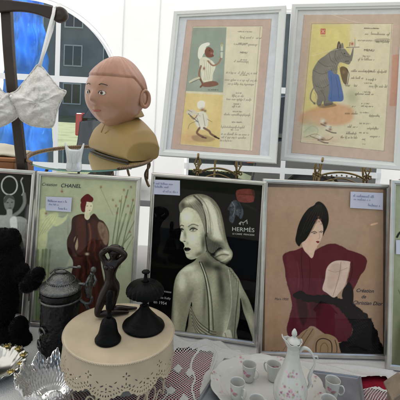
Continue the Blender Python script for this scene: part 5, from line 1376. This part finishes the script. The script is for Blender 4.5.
hp = on_stand(108, 340)
hbell = thing('hand_bell', 'small black hand bell with slim handle standing in front of the bronze figurine', 'bell', tuple(hp))
k_ = .0235
MB().lathe([(0, .030), (.0215, .0), (.0238, .0005), (.0240, .003), (.0225, .0055), (.0190, .011), (.0165, .020), (.0150, .030), (.0125, .037), (.0075, .042), (.004, .0435), (0, .0438)], 48).build('bell_cup', m_iron, hbell, weld=True)
MB().lathe([(0, .0425), (.0045, .0435), (.0055, .047), (.0035, .050), (.0042, .054), (.0062, .060), (.0066, .067), (.0050, .074), (.0058, .078), (.0066, .083), (.0050, .090), (.0022, .094), (0, .0945)], 28).build('bell_handle', m_iron, hbell, weld=True)

dp = on_stand(143.5, 326)
db = thing('counter_bell', 'black cast iron counter bell with ribbed dome on a flared foot', 'bell', tuple(dp))
MB().lathe([(0, 0), (.0405, 0), (.0415, .002), (.0405, .0045), (.036, .008), (.033, .0095), (.0315, .012), (.025, .019), (.0175, .027), (.0115, .034), (.0085, .040), (.009, .042), (0, .0425)], 72).build('foot', m_iron, db, weld=True)
tw = MB()
for q in range(3): tw.tube([(.0028*math.cos(a_*1.4+q*2.1), .0028*math.sin(a_*1.4+q*2.1), .041+a_*.0035) for a_ in [j*.5 for j in range(13)]], .0024, 7)
tw.ball((.004, 0, .051), .0045, 10, 8); tw.build('twisted_stem', m_iron, db)
NS_ = 144; vs = []; prof = [(0, .064), (.028, .064), (.0345, .0655), (.0364, .069), (.0358, .074), (.0335, .079), (.0285, .0845), (.020, .0885), (.010, .0905), (0, .091)]
prof = catmull(prof, 3)
for i in range(NS_):
    a_ = 2*PI*i/NS_
    for (r_, z) in prof:
        rib_ = 1+.022*math.cos(a_*24)*min(1, r_/.02)+.012*math.cos(z*1800)*min(1, r_/.02); vs.append((r_*rib_*math.cos(a_), r_*rib_*math.sin(a_), z))
kq = len(prof)
MB().add(vs, [(i*kq+j, ((i+1) % NS_)*kq+j, ((i+1) % NS_)*kq+j+1, i*kq+j+1) for i in range(NS_) for j in range(kq-1)], True).build('dome', m_iron, db, weld=True)
MB().lathe([(0, .089), (.008, .0905), (.004, .094), (.003, .104), (.0035, .1065), (.0078, .108), (.0082, .110), (.006, .112), (0, .1125)], 28).build('push_knob', m_iron, db, weld=True)

# ================================================================== TANKARD
sp = on_z(59, 354, TZ+.003)
ta = thing('tankard', 'black relief beer tankard with pewter lid and figural thumb rest beside the plush', 'tankard', tuple(sp))
vs = []; prof = [(.034, 0), (.043, .001), (.044, .006), (.0405, .012), (.0405, .040), (.0398, .095), (.0402, .125), (.0425, .129), (.0435, .134), (.0425, .139)]
prof2 = []
for (r1, z1), (r2, z2) in zip(prof[:-1], prof[1:]):
    n_ = max(1, int((z2-z1)/.0016))
    for k in range(n_): prof2.append((r1+(r2-r1)*k/n_, z1+(z2-z1)*k/n_))
prof2.append(prof[-1]); NS_ = 200
for i in range(NS_):
    a_ = 2*PI*i/NS_
    for r_, z in prof2:
        rel = 0
        if .018 < z < .118:
            rel = .0030*max(0, noise.noise(Vector((math.cos(a_)*3.2, math.sin(a_)*3.2, z*75))))+.0010*noise.noise(Vector((math.cos(a_)*12, math.sin(a_)*12, z*260)))
        vs.append(((r_+rel)*math.cos(a_), (r_+rel)*math.sin(a_), z))
kq = len(prof2)
MB().add(vs, [(i*kq+j, ((i+1) % NS_)*kq+j, ((i+1) % NS_)*kq+j+1, i*kq+j+1) for i in range(NS_) for j in range(kq-1)], True).build('body', m_stein, ta)
MB().lathe([(.0425, .1215), (.0445, .122), (.0448, .1245), (.0428, .1255)], 96).build('band', m_pewter, ta)
ld = MB().lathe([(.036, .140), (.0425, .1405), (.0445, .1425), (.0435, .1465), (.0415, .149), (.0375, .1505), (.0330, .153), (.0305, .156), (.0265, .1605), (.0240, .1650), (.0200, .1705), (.0140, .1745), (.006, .176), (0, .1762)], 96)
for k in range(40):
    a_ = 2*PI*k/40; ld.ball((.0290*math.cos(a_), .0290*math.sin(a_), .1585), (.0016, .0016, .003), 6, 5)
ld.build('lid', m_pewter, ta, weld=False)
lv = MB().tube(catmull([(-.022, -.006, .174), (-.010, -.004, .1845), (.004, 0, .183), (.020, .004, .186), (.034, .006, .1845)], 5), [.0032]*21, 8, flat=.6)
lv.ball((-.0, -.004, .178), (.014, .006, .005), 14, 8); lv.ball((.036, .006, .186), (.005, .003, .0035), 10, 8)
lv.build('lever', m_pewter, ta)
hd = MB(); hx = .058
hd.tube(catmull([(.036, .004, .150), (.045, .004, .151), (.053, .005, .148), (.058, .005, .140), (.060, .005, .125)], 5), .0034, 8)
hd.tube(catmull([(.040, .004, .118), (.052, .004, .110), (.063, .005, .112), (.066, .005, .122), (.060, .005, .126)], 5), .0036, 8)
hd.tube(catmull([(.052, .004, .110), (.064, .005, .085), (.062, .004, .055), (.048, .003, .038), (.040, .003, .030)], 5), [.004]*21, 8)
hd.build('handle', m_pewter, ta)
fgm = MB(); fgm.tube(catmull([(.060, .005, .124), (.058, .004, .140), (.060, .004, .155), (.063, .004, .168), (.066, .004, .176)], 5), [.0065, .0068, .0072, .0078, .0084, .009, .0092, .009, .0085, .008, .0076, .0074, .0072, .0068, .006, .0052, .0046, .0045, .0048, .005, .004], 10)
fgm.ball((.068, .003, .183), (.0062, .0058, .0068), 16, 12); fgm.tube([(.062, -.002, .170), (.056, -.006, .158), (.060, -.008, .148)], .003, 8); fgm.tube([(.068, .006, .170), (.074, .004, .160), (.070, -.002, .150)], .003, 8)
fgm.build('figural_thumb_rest', m_pewter, ta)
sc2 = MB()
for q, (a0, z0) in enumerate(((R(215), .020), (R(232), .052))):
    pts = []
    for j in range(16):
        a_ = j*.42; rr_ = .012*(1-a_/9)
        th_ = a0+rr_*math.cos(a_)/.043; pts.append((.0435*math.cos(th_), .0435*math.sin(th_), z0+.012+rr_*math.sin(a_)))
    sc2.tube(pts, .0022, 7)
sc2.build('scroll_relief', m_pewter, ta); ta.scale = (1, 1, 1.05)

# ================================================================== BLACK PLUSH
pp = Vector((at_y(6, 360, .895).x, .895, TZ+.003))
def bl_(px, py, rx, ry, rd, dy=0):
    p = at_y(px, py, .895+dy)-pp; k = .895/400
    return (tuple(p), (rx*k, rd, ry*k))
pl = MB(); PL = [bl_(5, 268, 19, 30, .040), bl_(4, 240, 17, 12, .034), bl_(12, 234, 7, 6, .012), bl_(33, 280, 9, 10, .020, -.015), bl_(38, 274, 7, 7, .014, -.02), bl_(27, 285, 7, 7, .014, -.018), bl_(20, 272, 10, 9, .022, -.01), bl_(3, 300, 15, 28, .038), bl_(6, 342, 22, 22, .042), bl_(20, 345, 12, 17, .030, -.012), bl_(19, 328, 9, 12, .024, -.008), bl_(-14, 300, 16, 34, .04), bl_(-16, 345, 20, 20, .04)]
for (c, r_) in PL:
    pl.ball(c, r_, 28, 18)
o = pl.build('plush_toy', m_plush)
o.location = pp; tag(o, 'black plush toy with one arm stretched out, sitting before the black and white photograph', 'plush toy')
md = o.modifiers.new('r', 'REMESH'); md.mode = 'VOXEL'; md.voxel_size = .0022; md.use_smooth_shade = True
pile = MB(); rr2 = random.Random(3); m_pile = M('plush_pile', (.010, .0095, .009), .5, spec=.4)
for (c, r_) in PL:
    for _ in range(1500):
        u_ = Vector((rr2.gauss(0, 1), rr2.gauss(0, 1), rr2.gauss(0, 1))).normalized()
        if u_.y > .5: continue
        p = Vector((c[0]+u_.x*r_[0], c[1]+u_.y*r_[1], c[2]+u_.z*r_[2])); nn_ = Vector((u_.x/r_[0], u_.y/r_[1], u_.z/r_[2])).normalized()
        if any(((p.x-c2[0])/r2[0])**2+((p.y-c2[1])/r2[1])**2+((p.z-c2[2])/r2[2])**2 < .92 for c2, r2 in PL if c2 is not c): continue
        tt = nn_.cross(Vector((rr2.random(), rr2.random(), rr2.random()))).normalized()
        tip = p+nn_*rr2.uniform(.0015, .0040)+tt*.003+Vector((0, 0, -.0015))
        sd_ = nn_.cross(tt)*.0006
        pile.add([p-nn_*.003-sd_, p-nn_*.003+sd_, tip], [(0, 1, 2)])
pile.build('pile', m_pile, o)
tx = bpy.data.textures.new('fur', 'CLOUDS'); tx.noise_scale = .008; tx.noise_depth = 3
md = o.modifiers.new('d', 'DISPLACE'); md.texture = tx; md.strength = .007; md.texture_coords = 'LOCAL'

def lathe_grid(name, prof, mat, parent, seg=160, fn=None, step=.0012):
    pf = []
    for (r1, z1), (r2, z2) in zip(prof[:-1], prof[1:]):
        n_ = max(1, int(math.hypot(r2-r1, z2-z1)/step))
        for k in range(n_): pf.append((r1+(r2-r1)*k/n_, z1+(z2-z1)*k/n_))
    pf.append(prof[-1]); vs = []
    for i in range(seg):
        a_ = 2*PI*i/seg
        for r_, z in pf:
            p = (r_*math.cos(a_), r_*math.sin(a_), z)
            vs.append(fn(p, a_, r_, z) if fn else p)
    k = len(pf)
    return MB().add(vs, [(i*k+j, ((i+1) % seg)*k+j, ((i+1) % seg)*k+j+1, i*k+j+1) for i in range(seg) for j in range(k-1)], True).build(name, mat, parent)
# ================================================================== GLASS BOWL, SILVER DISH
bp_ = on_z(51, 399, TZ+.003)
bo_ = thing('crystal_bowl', 'cut crystal bowl with deeply ruffled rim in front of the black tankard', 'bowl', tuple(bp_))
def crysf(p, a_, r_, z):
    k = max(0, (z-.022)/.03)**1.5; ruf = math.sin(a_*11)+.35*math.sin(a_*22+1)
    rr_ = r_*(1+.085*k*ruf)
    if r_ > .026: rr_ += .0016*abs(math.sin(a_*20+z*220))*abs(math.sin(a_*20-z*220))+(.0014*abs(math.sin(a_*44)) if z > .040 else 0)
    return (rr_*math.cos(a_), rr_*math.sin(a_), z+.0075*k*math.sin(a_*11+1.1)+.0012*k*math.sin(a_*44))
lathe_grid('bowl_glass', [(.0, .004), (.018, .004), (.030, .010), (.040, .022), (.047, .036), (.054, .050), (.057, .0525), (.0585, .0505), (.0575, .044), (.050, .030), (.043, .016), (.034, .004), (.026, .0), (.0, .0)], m_crystal, bo_, 420, crysf, .0011)

dp_ = on_z(-6, 374, TZ+.003)
ds = thing('silver_dish', 'shiny scalloped silver dish with gilt rosettes, cut by the left edge', 'dish', (dp_.x, dp_.y, TZ+.003))
m_bright = M('polished_silver', (.42, .42, .39), .2, 1.0)
m_gilt = M('gilt', (.40, .31, .10), .35, .9)
NS_ = 180; vs = []; pr = [(0, .003), (.030, .003), (.040, .012), (.050, .022), (.060, .027), (.061, .0265), (.052, .020), (.042, .009), (.032, 0), (0, 0)]
for i in range(NS_):
    a_ = 2*PI*i/NS_
    for r_, z in pr: vs.append((r_*(1+.03*math.cos(12*a_)*(r_ > .045))*math.cos(a_), r_*(1+.03*math.cos(12*a_)*(r_ > .045))*math.sin(a_), z+.0012*math.cos(24*a_)*(r_ > .045)))
kq = len(pr)
MB().add(vs, [(i*kq+j, ((i+1) % NS_)*kq+j, ((i+1) % NS_)*kq+j+1, i*kq+j+1) for i in range(NS_) for j in range(kq-1)], True).build('dish_plate', m_bright, ds, weld=True)
for k in range(12):
    a_ = 2*PI*k/12; g_ = MB(); c_ = (.053*math.cos(a_), .053*math.sin(a_), .0255)
    g_.ball(c_, (.0052, .0052, .0022), 14, 8)
    for j in range(8): g_.ball((c_[0]+.0062*math.cos(j*PI/4), c_[1]+.0062*math.sin(j*PI/4), c_[2]+.001), .0014, 7, 5)
    g_.build('rosette', m_gilt, ds)

# ================================================================== SILVER TRAY AND PORCELAIN SET
cor = [on_z(224, 360, TZ+.004), on_z(361, 378.5, TZ+.004), on_z(369, 432, TZ+.004), on_z(188, 416, TZ+.004)]
tc_ = sum((Vector(c) for c in cor), Vector())/4
st_ = thing('metal_tray', 'rectangular dull grey metal tray under the white porcelain set', 'tray', (tc_.x, tc_.y, TZ+.003))
m_steel = M('brushed_grey_metal', (.26, .27, .29), .42, .6, .12, 40)
def poly_in(c, k): 
    return [tuple((Vector(p)-tc_)*k) for p in c]
rings = [(1.0, .0015), (1.0, .006), (.97, .0065), (.95, .0025), (.02, .0025)]
vs = []
for k, z in rings: vs += [(p[0], p[1], z) for p in poly_in(cor, k)]
fs = [(i*4+j, i*4+(j+1) % 4, (i+1)*4+(j+1) % 4, (i+1)*4+j) for i in range(4) for j in range(4)]+[(16, 17, 18, 19), (3, 2, 1, 0)]
MB().add(vs, fs).build('tray_plate', m_steel, st_, bevel=.0008)

m_floral_r = (.50, .10, .22); m_floral_g = (.20, .26, .10)
def paint_china(me, centres, seed=1, base=(.47, .47, .43), rad=.012):
    n_ = len(me.vertices); co = np.empty(n_*3); me.vertices.foreach_get('co', co); co = co.reshape(-1, 3)
    c = np.ones((n_, 3))*np.array(base); r = np.random.default_rng(seed)
    for (x, y, z) in centres:
        for k in range(44):
            d = r.normal(0, rad*.6, 3)*(1, 1, .8); q = np.array((x, y, z))+d; s = r.uniform(.0012, .0026)
            colr = np.array(((.40, .07, .17), (.55, .22, .34), (.30, .06, .18), (.16, .20, .08), (.26, .29, .13), (.58, .34, .42))[r.integers(6)])
            w_ = np.clip(1.5-np.linalg.norm(co-q, axis=1)/s, 0, 1)[:, None]*.85
            c = c*(1-w_)+colr*w_
    set_col(me, c)
PZ = TZ+.010
pc = Vector((.158, .752, PZ))
plt = thing('porcelain_tray', 'oval white porcelain tray with scalloped floral rim under pot and cups', 'tray', tuple(pc))
def ov(p, a_, r_, z):
    k = 1+.028*abs(math.sin(a_*7))*(r_ > .095)
    return (p[0]*k*.90, p[1]*k*.74, z+.0015*abs(math.sin(a_*7))*(r_ > .1))
o = lathe_grid('tray_plate', [(0, .0), (.088, 0), (.105, .004), (.122, .010), (.1235, .0115), (.122, .013), (.104, .0075), (.090, .004), (0, .004)], m_china, plt, 240, ov, .0016)
paint_china(o.data, [(-.108, .02, .009), (-.05, .078, .009), (.045, .079, .009), (.105, .025, .009), (.02, .05, .004), (-.03, .04, .004), (.06, .02, .004), (.10, -.02, .006), (-.09, -.03, .006)], 3, rad=.008)
PT = PZ+.0045
pt_ = on_z(289, 409, PT)
pot = thing('coffee_pot', 'tall white porcelain coffee pot with pink flowers, curled handle and pointed lid', 'coffee pot', (pt_.x, pt_.y, PT))
def potf(p, a_, r_, z):
    k = 1+.035*math.cos(a_*8+z*30)*math.exp(-((z-.055)/.045)**2)
    x, y = p[0]*k, p[1]*k
    if z > .136:     # leaf shaped pouring lip pulled out on the left
        q = (z-.136)/.018; x -= .008*q*max(0, -math.cos(a_))**2; z = z+.009*q*max(0, -math.cos(a_))**3-.004*q*abs(math.sin(a_))+.0015*q*math.sin(a_*7)
    return (x, y, z)
o = lathe_grid('pot_body', [(0, .001), (.021, 0), (.0225, .003), (.0215, .007), (.027, .014), (.0315, .028), (.0325, .042), (.0305, .056), (.0265, .070), (.0215, .085), (.0175, .098), (.0140, .112), (.0118, .126), (.0116, .136), (.0140, .146), (.0165, .154), (.0152, .1545), (.0125, .146), (.0100, .134), (0, .120)], m_china, pot, 200, potf)
paint_china(o.data, [(-.014, -.026, .062), (.000, -.030, .054), (.012, -.026, .066), (-.020, -.024, .046), (.010, -.030, .040), (-.006, -.020, .088)], 5, rad=.012)
def white(o): set_col(o.data, np.ones((len(o.data.vertices), 3))*np.array((.47, .47, .43))); return o
white(MB().lathe([(.0135, .150), (.0115, .154), (.0075, .157), (.0045, .160), (.0035, .162), (.0055, .166), (.0050, .171), (.0022, .177), (0, .179)], 40).build('lid', m_china, pot))
hc = catmull([(.0120, 0, .128), (.020, 0, .137), (.031, 0, .133), (.041, -.001, .118), (.043, -.002, .104), (.038, -.002, .088), (.035, -.001, .074), (.037, -.001, .062), (.034, 0, .050), (.029, 0, .048)], 6)
h_ = MB().tube(hc, [.0028+.0010*math.sin(i*.22) for i in range(len(hc))], 10); h_.tube([(.040, -.001, .120), (.047, -.001, .121), (.050, -.001, .114)], [.002, .0017, .001], 8); h_.tube([(.037, -.001, .064), (.043, -.001, .058), (.042, -.001, .052)], [.002, .0016, .001], 8)
white(h_.build('handle', m_china, pot)); pot.scale = (.93, .93, .86)

def make_cup(label):
    c = thing('coffee_cup', label, 'cup', (0, 0, 0), 0, 'small floral porcelain cups on the tray')
    o = lathe_grid('cup_body', [(0, .0015), (.0095, .0), (.0105, .002), (.0118, .004), (.0138, .014), (.0150, .028), (.0163, .0385), (.0158, .0392), (.0148, .037), (.0136, .026), (.0122, .012), (.009, .005), (0, .004)], m_china, c, 96, None, .0011)
    paint_china(o.data, [(-.004, -.0150, .023), (.006, -.0140, .019)], 6, rad=.0038)
    hh = catmull([(.0148, 0, .031), (.021, 0, .033), (.025, 0, .026), (.0225, 0, .017), (.0175, 0, .0125), (.0135, 0, .014)], 5)
    white(MB().tube(hh, .0016, 8).build('handle', m_china, c))
    return c
cz_ = PT+.0350
cups = [((249.4, 363.8), 'white floral cup at the back left of the tray, beside the grey tray corner', -40),
        ((237.6, 381.5), 'white floral cup nearest the net lace, leftmost on the tray', -50),
        ((257, 399), 'white floral cup at the front of the tray, between leftmost cup and pot', 20),
        ((274, 363.5), 'white floral cup standing directly behind the coffee pot spout', 140),
        ((333, 379.5), 'white floral cup right of the pot handle, further back of the right pair', -35),
        ((329, 399), 'white floral cup at front right of the tray, nearer of the right pair', 10)]
c0 = None
for (px, py), lab, rz in cups:
    p = on_z(px, py, cz_)
    if c0 is None: c0 = make_cup(lab); c = c0
    else: c = copy_tree(c0); c['label'] = lab
    c.scale = (.88, .88, .90); c.location = (p.x, p.y, PT); c.rotation_euler = (0, 0, R(rz))

# ================================================================== MINIATURE HOUSE, PORCELAIN BASKET
hp_ = on_z(399, 424, TZ+.002)
mh = thing('miniature_house', 'small grey brown wooden house with peaked roof cut by the right edge', 'ornament', (hp_.x, hp_.y, TZ+.0005), R(-8))
m_house = M('weathered_wood', (.20, .155, .11), .8, 0, .25, 60, .4, 200)
MB().prism([(-.019, 0), (.019, 0), (.019, .062), (0, .080), (-.019, .062)], -.018, .018).build('wall', m_house, mh, bevel=.0015)
MB().prism([(-.0245, .0585), (0, .0815), (.0245, .0585), (.0245, .0625), (0, .0855), (-.0245, .0625)], -.024, .024).build('roof', m_house, mh, bevel=.001)
hh = MB().lathe([(0, 0), (.006, 0), (.006, .0015), (0, .0015)], 24).build('opening', m_dark, mh, weld=True); hh.rotation_euler = (R(90), 0, 0); hh.location = (0, -.0172, .045)

bk = at_y(401, 190, 1.16)
bkt = thing('porcelain_basket', 'little white porcelain basket with looped handle behind the half cut poster', 'basket', (bk.x+.012, 1.16, RZ+.0005))
white(MB().lathe([(0, 0), (.020, 0), (.026, .02), (.034, .046), (.036, .048), (.033, .047), (.024, .022), (.018, .004), (0, .004)], 48).build('basket_bowl', m_china, bkt, weld=True))
tw = MB()
for q in (0, PI): tw.tube([((.034+.002*math.cos(a_*9+q))*math.cos(a_), .002*math.sin(a_*9+q), .046+(.044+.002*math.cos(a_*9+q))*math.sin(a_)) for a_ in [PI*k/60 for k in range(61)]], .0022, 7)
white(tw.build('handle', m_china, bkt))

# the mirror tray leans a little, with the two things that stand on it
pv = Vector((TC[0], TC[1]-TB_, MZ)); T_ = Matrix.Translation(pv) @ Matrix.Rotation(R(2.0), 4, 'X') @ Matrix.Translation(-pv)
bpy.context.view_layer.update()
for o in (ow, bs): o.matrix_world = T_ @ o.matrix_world
for o in [x for x in tr.children]: o.matrix_local = tr.matrix_world.inverted() @ T_ @ tr.matrix_world @ o.matrix_local
